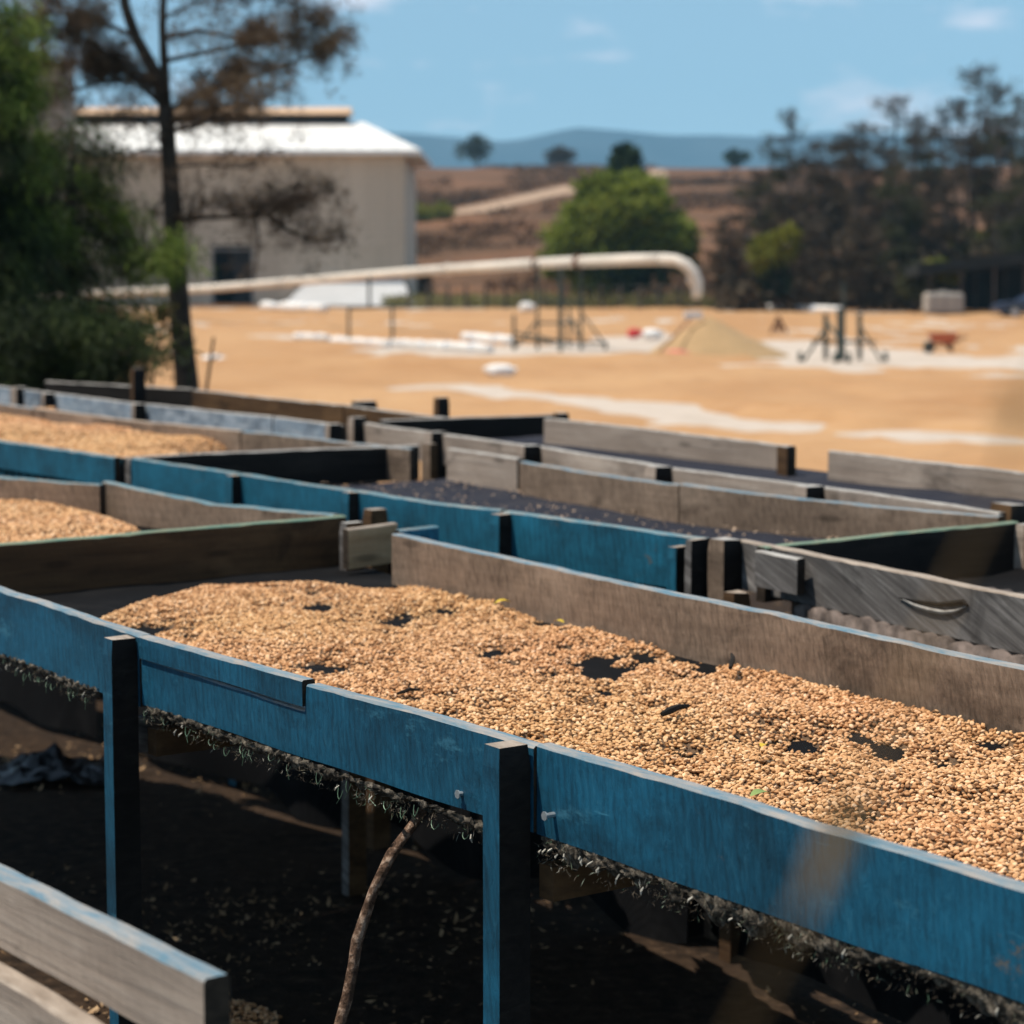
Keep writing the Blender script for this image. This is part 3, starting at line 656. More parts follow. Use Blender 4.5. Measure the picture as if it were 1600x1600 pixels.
bare = bare_px([(235,975,95,20),(620,958,110,18),(690,945,50,10),(520,1032,95,16),(935,1026,75,24),(1010,1015,40,12),(1070,1015,60,8),(1100,1030,35,14),(640,1080,60,12),(1255,1152,70,14),(1340,1140,60,16),
    (1385,1165,50,14),(1160,1145,30,10),(880,962,110,14),(985,985,40,10),(945,1070,40,12),(500,938,40,12),(300,985,50,14),(1560,1152,60,12),(700,1118,40,8),(820,1190,50,10),(1020,1092,40,10),(590,905,70,10),(770,1010,40,8),(1290,1210,50,8),(1480,1180,40,10),(1060,950,0,0)][:-1])
for _k in range(95):
    _s, _t = random.random()**1.5, random.uniform(0.08, 0.97); _p = lerp(lerp(NE, n1, _s), lerp(f0, f1, _s), _t); _r = random.uniform(0.007, 0.024); bare.append((_p.x, _p.y, _r*random.uniform(0.7, 1.8), _r*random.uniform(0.8, 1.6), 1))
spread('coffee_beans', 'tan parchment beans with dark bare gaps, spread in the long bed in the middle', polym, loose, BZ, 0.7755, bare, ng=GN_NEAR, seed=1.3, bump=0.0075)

# --- row one, further left: a bed with beans behind the shaded end board
b2 = bed_at(80, 800, 'bed with two sagging brown boards at left, half hidden by a dark end board')
bn0 = e0 - D1*0.03 - IN1*0.0; 
plank(b2, R(-330, 716), R(155, 757), 0.105, 0.024, ('brown','rim_teal','teal'), sag=0.004)
plank(b2, R(160, 752), R(520, 800), 0.108, 0.024, ('brown','rim_teal','teal'), prof=[(0,0),(0.25,0.012),(0.5,0.022),(0.75,0.014),(1,0.006)])
post(b2, R(548, 800, 0.87) + IN1*0.06, D1, 0.04, 0.05, mats=('dark','dark','rim_wood'))
pz = e0 - D1*0.03; qz = e1 - D1*0.03
net(b2, [pz, qz, R(155, 757) + IN1*0.01, R(-330, 716)], 0.785, 0.0, 16)
plank(b2, pz - D1*2.6 , pz - D1*0.01, 0.11, 0.024, ('blue','rim_blue','brown')); 
post(b2, pz - D1*1.3 - IN1*0.046, D1); post(b2, pz - D1*2.5 - IN1*0.046, D1); post(b2, R(-330, 716) + IN1*0.075, D1, mats=('dark','dark','rim_wood'))
poly2 = [pz - D1*1.0 + IN1*0.03, pz, lerp(pz, qz, 0.30), lerp(pz, qz, 0.62), P(240, 826, 0.80), P(160, 801, 0.80), P(60, 790, 0.80), R(-330,716) - IN1*0.01]
spread('coffee_beans', 'tan beans lying in the bed at the left edge, behind the shaded dark end board', poly2, [poly2[3], poly2[4], poly2[5]], 0.825, 0.78, [], cell=0.02, ng=GN_FAR, seed=4.0, loose_w=0.12, bump=0.013)

def added_drape(bed, a, b, c, d, z, name='added_net_drape'):  # net sheet added to shade the ground, its holes shaped for dappled light
    n = 110; v = []; A, B, C_, D_ = [Vector((q.x, q.y, 0)) for q in (a, b, c, d)]
    for j in range(25):
        for i in range(n+1):
            s_, t = i/n, j/24; p = A*(1-s_)*(1-t) + B*s_*(1-t) + C_*s_*t + D_*(1-s_)*t
            v.append((p.x, p.y, z - 0.05*math.sin(math.pi*t) + 0.025*N(p.x*5, p.y*5, 3) + 0.01*N(p.x*17, p.y*17, 6)))
    np_mesh(name, v, [(j*(n+1)+i, j*(n+1)+i+1, (j+1)*(n+1)+i+1, (j+1)*(n+1)+i) for j in range(24) for i in range(n) if N(i*0.11, j*0.30, 5.5) < 0.17], M['net'], bed, loc=A, smooth=True)
added_drape(main, f0 + IN1*0.03 + D1*0.06, f1 + IN1*0.03, R(1690,950) - IN1*0.08, R(700, 786) - IN1*0.08, 0.72)
# --- row two
b4 = bed_at(820, 770, 'empty bed with a black net floor, right behind the long bean covered bed')
D2 = (R(1075, 838) - R(205, 716)).normalized(); IN2 = Vector((-D2.y, D2.x, 0)); IN2 = IN2 if IN2.y > 0 else -IN2
TB = ('teal','rim_teal','brown')
plank(b4, R(205, 716), R(366, 739), 0.115, mats=TB); plank(b4, R(368, 740), R(548, 765), 0.115, mats=TB); plank(b4, R(551, 766), R(782, 797), 0.118, mats=TB, sag=0.004)
plank(b4, R(785, 799), R(1098, 841), 0.12, mats=TB)
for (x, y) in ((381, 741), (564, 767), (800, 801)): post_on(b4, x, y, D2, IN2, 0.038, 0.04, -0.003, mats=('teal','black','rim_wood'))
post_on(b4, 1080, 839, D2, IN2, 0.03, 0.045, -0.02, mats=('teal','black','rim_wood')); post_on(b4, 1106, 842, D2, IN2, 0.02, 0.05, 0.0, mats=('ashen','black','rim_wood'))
plank(b4, R(698, 701), R(808, 716), 0.11, 0.024, ('grey','rim_grey','pale')); plank(b4, R(812, 721, 0.885), R(1060, 757), 0.11, 0.024, ('brown','rim_blue','pale'), sag=0.004); plank(b4, R(1062, 757), R(1560, 806), 0.112, 0.024, ('brown','rim_blue','pale'), sag=0.006)
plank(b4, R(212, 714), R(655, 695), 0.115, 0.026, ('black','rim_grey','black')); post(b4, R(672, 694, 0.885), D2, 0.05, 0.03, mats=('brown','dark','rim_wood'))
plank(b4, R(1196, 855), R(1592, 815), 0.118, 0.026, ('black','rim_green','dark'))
net(b4, [R(205, 716) + IN2*0.01, R(1130, 846) + IN2*0.01, R(1560, 808) + IN2*0.02, R(690, 699) + IN2*0.02], 0.79, 0.012, 30, 'net_sunlit_dusty')
for t in (0.2, 0.5, 0.8):
    a = lerp(R(205,716), R(1098,841), t) + IN2*0.0; joist(b4, (a.x, a.y, 0.735), tuple(Vector((a.x, a.y, 0.735)) + IN2*1.2), 0.04, 0.05, 'black')
for t in (0.1, 0.5, 0.9):
    a = lerp(R(698,701), R(1560,806), t) + IN2*0.07; post(b4, Vector((a.x, a.y, 0.84)), D2, mats=('dark','dark','rim_wood'))

added_apron(b4, R(205, 716) - IN2*0.095, R(1130, 846) - IN2*0.095, 0.772, 0.03, 1.0)
def specks(bed, quad, z, n, seed):
    r_ = np.random.default_rng(seed); A, B, C_, D_ = [np.array((q.x, q.y)) for q in quad]; s_, t = r_.random((n, 1)), r_.random((n, 1))**1.4
    p = A*(1-s_)*(1-t) + B*s_*(1-t) + C_*s_*t + D_*(1-s_)*t; sz = r_.uniform(0.004, 0.011, (n, 1)); th = r_.random((n, 1))*6.28; V = []
    for k in range(4):
        a = th + k*math.pi/2; V.append(np.concatenate([p + sz*(1 if k % 2 else 0.6)*np.concatenate([np.cos(a), np.sin(a)], 1), np.full((n, 1), z) + (k % 2)*sz*0.5], 1))
    m = flat('stray beans and husks', (0.38,0.27,0.19), 0.8, 0.2, 0.5, 4); np_mesh('stray_husks', np.stack(V, 1).reshape(-1, 3), np.arange(n*4).reshape(n, 4), m, bed, loc=(A[0], A[1], z), kind='stuff')
specks(b4, [R(698, 703) - IN2*0.02, R(1540, 808) - IN2*0.02, R(1098, 841) + IN2*0.05, R(215, 716) + IN2*0.05], 0.796, 420, 5)
b3 = bed_at(150, 680, 'bed of pale beans at upper left behind a teal board with toothed lower edge')
plank(b3, R(-330, 640), R(178, 714), 0.13, mats=TB, sag=0.003)
post(b3, R(190, 716, 0.884), D2, 0.04, 0.045, mats=('teal','black','rim_wood')); post(b3, R(203, 717, 0.886), D2, 0.03, 0.05, mats=('ashen','black','rim_wood'))
post(b3, R(-200, 660, 0.884), D2, 0.04, 0.045, mats=('teal','black','rim_wood'))
plank(b3, R(-200, 604), R(50, 638), 0.10, 0.024, ('brown','rim_blue','pale')); plank(b3, R(52, 638), R(375, 673), 0.11, 0.024, ('brown','rim_wood','pale'), sag=0.004); plank(b3, R(377, 673), R(640, 701), 0.11, 0.024, ('brown','rim_blue','pale'))
net(b3, [R(-330, 640) + IN2*0.01, R(205, 717) + IN2*0.01, R(650, 697), R(-200, 604) + IN2*0.02], 0.785, 0.01, 16)
for t in (0.3, 0.8):
    a = lerp(R(-200,604), R(640,701), t) + IN2*0.07; post(b3, Vector((a.x, a.y, 0.84)), D2, mats=('dark','dark','rim_wood'))
poly3 = [R(-330,640) + IN2*0.03, R(190,716) + IN2*0.03, P(300, 711, 0.83), P(400, 700, 0.83), P(470, 697, 0.81), R(640,701) - IN2*0.01, P(360, 690, 0.81), P(200, 668, 0.81), P(60, 655, 0.81), R(-200,604) - IN2*0.01]
poly3 = [R(-330,640) + IN2*0.03, R(203,717) + IN2*0.03, P(300,709,0.82), P(425,701,0.82), P(405,688,0.82), P(330,684,0.82), P(220,668,0.82), P(130,651,0.82), P(30,644,0.82), R(-200,604) - IN2*0.01]
spread('coffee_beans', 'pale tan beans heaped in the upper left bed, behind the teal blue board', poly3, poly3[2:8], 0.845, 0.79, [], cell=0.025, ng=GN_FAR, seed=7.0, loose_w=0.18, bump=0.016)
added_apron(b3, R(-330, 640) - IN2*0.095, R(178, 714) - IN2*0.095, 0.758, 0.03, 2.0)
def teeth(bed, a, b, n, ztop):
    mb = MB(); d = (Vector(b)-Vector(a)).normalized(); inn = Vector((-d.y, d.x, 0)); inn = inn if inn.y > 0 else -inn
    for k in range(n):
        c = lerp(a, b, (k+0.5)/n) - inn*0.003; h = random.uniform(0.012, 0.026)
        mb.bar((c.x, c.y, ztop), (c.x + random.uniform(-.004,.004), c.y, ztop - h), 0.008, 0.004)
    mb.build('net_teeth', M['net'], bed, origin=a)['kind'] = 'stuff'
teeth(b3, R(-60, 680), R(172, 713), 46, RIM - 0.092)

b5 = bed_at(1450, 880, 'shadowy bed at the right edge behind an ashen grey board with a curved split')
DA = ('ashen','rim_wood','dark')
plank(b5, R(1150, 843), R(1690, 950), 0.105, 0.026, DA, seed=2.0)
o = plank(b5, R(1196, 858, 0.888) - IN2*0.03, R(1262, 871, 0.884) - IN2*0.03, 0.075, 0.022, ('ashen','rim_grey','dark')); o['label'] = 'short grey block nailed on'
post_on(b5, 1160, 845, D2, IN2, 0.05, 0.055, 0.004, mats=('brown','black','rim_grey'))
post(b5, R(1085, 905, 0.80), D2, 0.06, 0.05, mats=('ashen','black','rim_grey'))
post(b5, R(1700, 960, 0.88), D2, 0.055, 0.05, mats=('ashen','black','rim_grey')); post(b5, R(1612, 822, 0.885), D2, 0.05, 0.05, mats=('grey','dark','rim_grey'))
plank(b5, R(1600, 818), R(1800, 846), 0.11, 0.024, ('brown','rim_grey','dark'))
net(b5, [R(1196, 856) + IN2*0.02, R(1690, 950) + IN2*0.01, R(1800, 848), R(1592, 817)], 0.785, 0.01, 16)
# pale curved split in the board: a sliver of wood standing off the face
def sliver():
    q0, q1 = R(1150,843), R(1690,950); dd = (q1-q0).normalized(); nb = Vector((-dd.y, dd.x, 0)); nb = nb if nb.y > 0 else -nb
    d0 = lambda px, py: (lambda r: Vector((0,0,CAMZ)) + r*((q0 - nb*0.003 - Vector((0,0,CAMZ))).dot(nb)/r.dot(nb)))(ray(px, py))
    mb = MB(); pts = [d0(*q) for q in ((1410,936),(1430,946),(1452,953),(1475,957),(1492,955),(1508,948))]
    mb.tube(pts, [0.0012,0.0035,0.0042,0.004,0.003,0.001], 5); mb.build('wood_sliver', M['rim_grey'], b5, origin=pts[0])
    mb = MB(); pts = [d0(*q) for q in ((1405,934),(1435,940),(1470,944),(1505,940),(1512,946))]
    mb.tube(pts, [0.001,0.0035,0.0045,0.0055,0.002], 6); mb.build('knot_hole', M['black'], b5, origin=pts[0])
sliver()
added_apron(b5, R(1150, 843) - IN2*0.065, R(1690, 950) - IN2*0.065, 0.76, 0.03, 3.0)
def corrugated(bed, a, b, zt, pitch=0.052, amp=0.013, depth=0.5):
    a, b = Vector(a), Vector(b); Lh = (b-a).length; d = (b-a).normalized(); inn = Vector((-d.y, d.x, 0)); inn = inn if inn.y > 0 else -inn
    n = int(Lh/pitch*10); v = []; f = []
    for i in range(n+1):
        x = i/n*Lh; p = a + d*x; z = zt + amp*abs(math.sin(math.pi*(x + 0.02*N(x*5, 3, 1))/pitch))**0.7*(1 + 0.6*N(x*14, 1, 1)) - amp
        for (o_, dz) in ((0, -0.012), (0, 0), (depth, 0.004), (depth, -0.008)):
            v.append((*(p + inn*o_).xy, z + dz if dz >= 0 else zt - amp - 0.045 if o_ == 0 else z + dz))
    for i in range(n):
        for r in range(3): f.append((i*4+r, (i+1)*4+r, (i+1)*4+r+1, i*4+r+1))
    mt = flat('lichened fibre cement', (0.13,0.10,0.085), 0.9, 0.2, 0.75, 22)
    return np_mesh('corrugated_sheet', v, f, mt, bed, loc=a)
ca, cb = lerp(R(1150,843), R(1690,950), 0.22), R(1690,950); corrugated(b5, ca - IN2*0.016, cb - IN2*0.016, 0.786)

# --- row three
D3 = (R(1270, 762) - R(560, 660)).normalized(); IN3 = Vector((-D3.y, D3.x, 0)); IN3 = IN3 if IN3.y > 0 else -IN3
b6 = bed_at(330, 640, 'third row bed with faded pale blue boards, beyond the upper left bed of beans')
plank(b6, R(-160, 586), R(62, 612), 0.10, mats=('pale','rim_grey','brown')); plank(b6, R(64, 612), R(222, 631), 0.115, mats=('pale','rim_grey','brown')); plank(b6, R(224, 631), R(425, 651), 0.118, mats=('pale','rim_grey','brown')); plank(b6, R(427, 652), R(532, 664), 0.115, mats=('pale','rim_grey','brown'))
for (x, y) in ((86,615),(228,632),(534,664)): post_on(b6, x, y, D3, IN3, 0.04, 0.05, 0.003, mats=('grey','black','rim_grey'))
post(b6, R(25, 606, 0.90), D3, 0.09, 0.06, mats=('grey','black','rim_grey')); post(b6, R(552, 653, 0.91), D3, 0.05, 0.06, mats=('grey','black','rim_grey'))
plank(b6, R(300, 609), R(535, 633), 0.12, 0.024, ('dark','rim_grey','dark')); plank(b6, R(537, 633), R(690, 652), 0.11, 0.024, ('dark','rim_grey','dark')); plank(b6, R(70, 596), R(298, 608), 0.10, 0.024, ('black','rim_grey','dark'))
post(b6, R(556, 628, 0.90), D3, 0.05, 0.10, mats=('black','black','rim_grey')); post(b6, R(684, 622, 0.95), D3, 0.04, 0.05, mats=('dark','black','rim_grey')); post(b6, R(208, 576, 0.98), D3, 0.04, 0.06, mats=('dark','black','rim_grey'))
net(b6, [R(64,612) + IN3*0.01, R(560,664) + IN3*0.01, R(700,654), R(70,597)], 0.80, 0.01, 12)

b7 = bed_at(1050, 730, 'third row bed with bleached grey boards on both sides, nearest the sandy patio')
GB = ('grey','rim_grey','grey')
plank(b7, R(562, 660), R(832, 696), 0.105, mats=GB, sag=0.003); plank(b7, R(834, 696), R(1032, 729), 0.108, mats=GB); plank(b7, R(1034, 729), R(1272, 760), 0.108, mats=GB); plank(b7, R(1274, 760), R(1560, 800), 0.108, mats=GB)
for (x, y) in ((700,677),(846,698),(1053,731),(1291,762)): post_on(b7, x, y, D3, IN3, 0.06, 0.065, 0.004, mats=('grey','black','rim_grey'))
plank(b7, R(596, 657), R(872, 647), 0.12, 0.026, ('black','rim_grey','dark')); post(b7, R(872, 646, 0.91), D3, 0.04, 0.05, mats=('dark','black','rim_grey'))
plank(b7, R(850, 654, 0.90), R(1228, 697), 0.115, 0.024, GB, sag=-0.003); plank(b7, R(1294, 704, 0.90), R(1680, 748), 0.135, 0.024, GB)
o = plank(b7, R(1214, 695, 0.905), R(1230, 698, 0.905), 0.13, 0.03, ('dark','rim_grey','dark')); o['label'] = 'dark end cleat'
net(b7, [R(562,660) + IN3*0.01, R(1560,800) + IN3*0.01, R(1690,750), R(872,648)], 0.815, 0.008, 20, 'net_sunlit_dusty')
post(b7, R(1580, 790, 0.88), D3, 0.08, 0.06, mats=('dark','black','rim_grey')); post(b7, R(1700, 752, 0.89), D3, 0.05, 0.05, mats=('grey','black','rim_grey'))
for t in (0.1, 0.6, 0.95):
    a = lerp(R(850,654), R(1680,748), t) + IN3*0.07; post(b7, Vector((a.x, a.y, 0.8)), D3, mats=('dark','dark','rim_wood'))

# --- the nearest bed, its corner cut by the lower left of the frame
b0 = bed_at(60, 1500, 'nearest bed, the blurred brown board corner at the lower left of the picture')
D0 = (R(345, 1528) - R(0, 1362)).normalized(); IN0 = Vector((-D0.y, D0.x, 0)); IN0 = IN0 if IN0.y > 0 else -IN0
g0, g1 = R(-700, 1026), R(318, 1527)
NB = ('grey','rim_blue','blue')
plank(b0, g0, g1, 0.073, 0.026, NB); plank(b0, R(-700, 1092, 0.8125) - IN0*0.004, R(140, 1612, 0.8125) - IN0*0.004, 0.06, 0.026, ('grey','rim_wood','grey'))
post(b0, lerp(g0, g1, 0.2) + IN0*0.075, D0, 0.04, 0.046)
net(b0, [g0 - IN0*0.9, g1 - IN0*0.9, g1 - IN0*0.0, g0], 0.74, 0.0, 8)
plank(b0, g0 - IN0*0.9, g1 - IN0*0.9, 0.1, 0.024, NB); post(b0, g1 - IN0*0.946 - D0*0.05, D0); post(b0, g0 - IN0*0.946 + D0*0.3, D0)

# ------------------------------------------------------------------ small things on the beds and under them
def twig(px, py, px2, py2, z, label, rad=0.004):
    a, b = P(px, py, z), P(px2, py2, z + 0.004); m_ = lerp(a, b, 0.5) + Vector((0.004, 0.003, 0.004))
    mb = MB(); mb.tube([a, lerp(a, m_, 0.6), m_, b], [rad*0.7, rad, rad*0.9, rad*0.5], 6, rough=0.15)
    return tag(mb.build('twig', M['black'], origin=a), label, 'twig', 'bits of twig lying among the beans')
twig(1034, 1116, 1076, 1103, 0.806, 'dark straight twig lying alone among the beans in the middle', 0.0055)
twig(1141, 1044, 1143, 1022, 0.812, 'stubby dark twig standing up in the beans near the brown back board', 0.005)
twig(620, 1084, 655, 1078, 0.806, 'thin dark twig in the beans close to the cracked blue board', 0.003)
def leaf(px, py, z, rot, size, mat, label):
    c = P(px, py, z); v = []; f = []; n = 7
    for i in range(n):
        t = i/(n-1); w = math.sin(math.pi*min(1, t*0.94+0.03))**0.8*0.32*size
        for s in (-1, 0, 1):
            x, y = (t-0.5)*size, s*w; v.append((c.x + x*math.cos(rot)-y*math.sin(rot), c.y + x*math.sin(rot)+y*math.cos(rot), z + abs(s)*0.25*w + 0.12*size*math.sin(t*3)))
    for i in range(n-1):
        for s in (0, 1): f.append((i*3+s, (i+1)*3+s, (i+1)*3+s+1, i*3+s+1))
    return tag(np_mesh('fallen_leaf', v, f, mat, loc=c, smooth=True), label, 'leaf', 'small leaves dropped on the beans')
M['leaf_yellow'] = flat('yellowed leaf', (0.50,0.34,0.03), 0.6, 0.3, 0.2, 40); M['leaf_green'] = flat('green leaf', (0.20,0.27,0.08), 0.6, 0.3, 0.2, 40)
leaf(786, 942, 0.808, 0.3, 0.035, M['leaf_yellow'], 'yellow leaf on the beans by the left end of the brown back board')
leaf(873, 972, 0.808, 2.5, 0.024, M['leaf_yellow'], 'smaller yellow leaf on the beans beside the bare strip along the back board')
leaf(1193, 1165, 0.812, 1.1, 0.018, M['leaf_yellow'], 'tiny yellow leaf in the open right half of the beans')
leaf(1188, 1242, 0.815, 0.5, 0.030, M['leaf_green'], 'green leaf resting on the beans against the blue front board')

def leaning_branch():
    top = PY(650, 1282, 3.10); mid = PY(583, 1390, 3.06); low = PY(558, 1470, 3.04); bot = PY(520, 1640, 3.0)
    mb = MB(); pts = [top + Vector((0.03,0.06,0.03)), top, lerp(top, mid, 0.5) + Vector((-0.004,0,0)), mid, low, lerp(low, bot, 0.5) + Vector((0.004,0,0)), bot]
    foot = bot + (bot-low)*((bot.z - 0.0)/(low.z-bot.z)); pts += [lerp(bot, foot, 0.5) + Vector((0.01,0,0)), Vector((foot.x, foot.y, -0.02))]
    mb.tube(pts, [0.005,0.006,0.0085,0.0072,0.0085,0.0075,0.009,0.010,0.012], 9, rough=0.28)
    m = MT('flaking branch bark', 0.95, 0.1); f = m.noise(70, 5, 0.7); m.base(m.ramp(f, [(0.38, (0.05,0.03,0.02)), (0.52, (0.15,0.09,0.06)), (0.66, (0.42,0.30,0.22))])); m.bump(f, 0.008, 1.0)
    o = mb.build('leaning_branch', m.m, smooth=True, origin=foot); tag(o, 'bark covered branch leaning in the shade under the cracked blue board', 'branch')
leaning_branch()

def litter():
    n = 34000; x = rng.uniform(-2.6, 2.6, n); y = rng.uniform(2.6, 10.5, n); cl = np.array([N(a*1.3, b*1.3, 6) + 0.5*N(a*4, b*4, 2) for a, b in zip(x, y)])
    k = cl + rng.normal(0, 0.2, n) > 0.10; x, y = x[k], y[k]; n = len(x); s = rng.uniform(0.003, 0.014, n); th = rng.uniform(0, 6.28, n)
    tilt = rng.normal(0, 0.35, (n, 2)); base = np.array([0.012*N(a*5, b*5, 1) + 0.02*N(a*1.7, b*1.7, 4) for a, b in zip(x, y)])
    q = np.array([[-1,0],[0,-0.42],[1,0],[0,0.42]]); V = np.zeros((n, 4, 3))
    for i in range(4):
        lx, ly = q[i]
        V[:, i, 0] = x + s*(lx*np.cos(th) - ly*np.sin(th)); V[:, i, 1] = y + s*(lx*np.sin(th) + ly*np.cos(th)); V[:, i, 2] = base + 0.008 + s*(abs(lx)*0.2 + tilt[:, 0]*lx + tilt[:, 1]*ly)
    m = MT('dry leaf litter', 0.9, 0.15); f = m.noise(9, 3); m.base(m.ramp(f, [(0.3, (0.06,0.036,0.02)), (0.48, (0.24,0.145,0.075)), (0.66, (0.52,0.35,0.2))]))
    tag(np_mesh('leaf_litter', V.reshape(-1, 3), np.arange(n*4).reshape(n, 4), m.m), 'dry leaves and husks scattered on the dark soil under the beds', 'leaf litter', kind='stuff')
litter()
def spilled():
    c = P(352, 1615, 0.0); poly = [c + Vector((0.11*math.cos(a)*(1+0.2*math.sin(3*a)), 0.17*math.sin(a), 0)) for a in np.linspace(0, 2*math.pi, 14)[:-1]]
    o = spread('spilled_beans', 'beans spilled on the ground beyond the nearest bed corner', poly, poly + [poly[0]], 0.03, 0.012, [], cell=0.02, ng=GN_FAR, seed=2.0, loose_w=0.08); o.location.z += 0.0
spilled()
def black_plastic():
    c = P(95, 1215, 0.0); c = Vector((c.x, c.y, 0.0)); n = 16; v = []
    for j in range(n+1):
        for i in range(n+1):
            u, w = i/n*2-1, j/n*2-1; r = max(0, 1 - (u*u+w*w)*0.7); v.append((c.x + u*0.17 + 0.05*N(u*3, w*3, 1), c.y + w*0.15 + 0.05*N(u*3, w*3, 4), 0.015 + r*(0.03 + 0.06*N(u*2.2, w*2.2, 7) + 0.06*abs(N(u*5, w*5, 3)))))
    f = [(j*(n+1)+i, j*(n+1)+i+1, (j+1)*(n+1)+i+1, (j+1)*(n+1)+i) for j in range(n) for i in range(n)]
    tag(np_mesh('plastic_sheet', v, f, flat('crumpled black plastic', (0.006,0.006,0.007), 0.3, 0.4, 0.2, 10), loc=c), 'crumpled shiny black plastic on the ground at the left under the beds', 'plastic sheet')
black_plastic()

def foreground_stem():
    """dry grass stalk growing right in front of the lens, hugely out of focus"""
    Yd = 0.43; pix = [(1640,560),(1560,760),(1480,930),(1420,1060),(1330,1260),(1245,1440),(1150,1620)]
    pts = [PY(a, b, Yd + 0.03*math.sin(i)) for i, (a, b) in enumerate(pix)]; e = pts[-1]
    pts += [e + Vector((-0.05, 0.03, -0.25)), e + Vector((-0.09, 0.06, -0.6)), Vector((e.x-0.10, e.y+0.08, 0.0))]
    root = empty('dry_grass_stem', (pts[-1].x, pts[-1].y, 0), 'out of focus dry grass stalk right in front of the camera at the right', 'grass stem')
    m = flat('dry grass', (0.19,0.115,0.05), 0.8, 0.2, 0.2, 20)
    mb = MB(); mb.tube(pts, [0.0006]*5 + [0.0006, 0.0006, 0.0008, 0.0015, 0.0025], 6); mb.build('stalk', m, root, origin=pts[-1])
    def blade(a, b, w, bend):
        v = []; n = 8
        for i in range(n+1):
            t = i/n; p = lerp(a, b, t) + Vector((bend*math.sin(t*math.pi), 0.01*math.sin(t*2), 0)); ww = w*math.sin(math.pi*(0.08+0.9*t))
            v += [p + Vector((-ww, 0.002, 0)), p + Vector((0, -0.001, 0)), p + Vector((ww, 0.002, 0))]
        f = [(i*3+s, i*3+s+1, (i+1)*3+s+1, (i+1)*3+s) for i in range(n) for s in (0, 1)]
        np_mesh('leaf', v, f, m, root, loc=a)
    blade(PY(1270,1420,Yd), PY(1360,1240,Yd-0.01), 0.0036, 0.001); blade(PY(1580,700,Yd), PY(1612,600,Yd), 0.0025, 0.001)
foreground_stem()

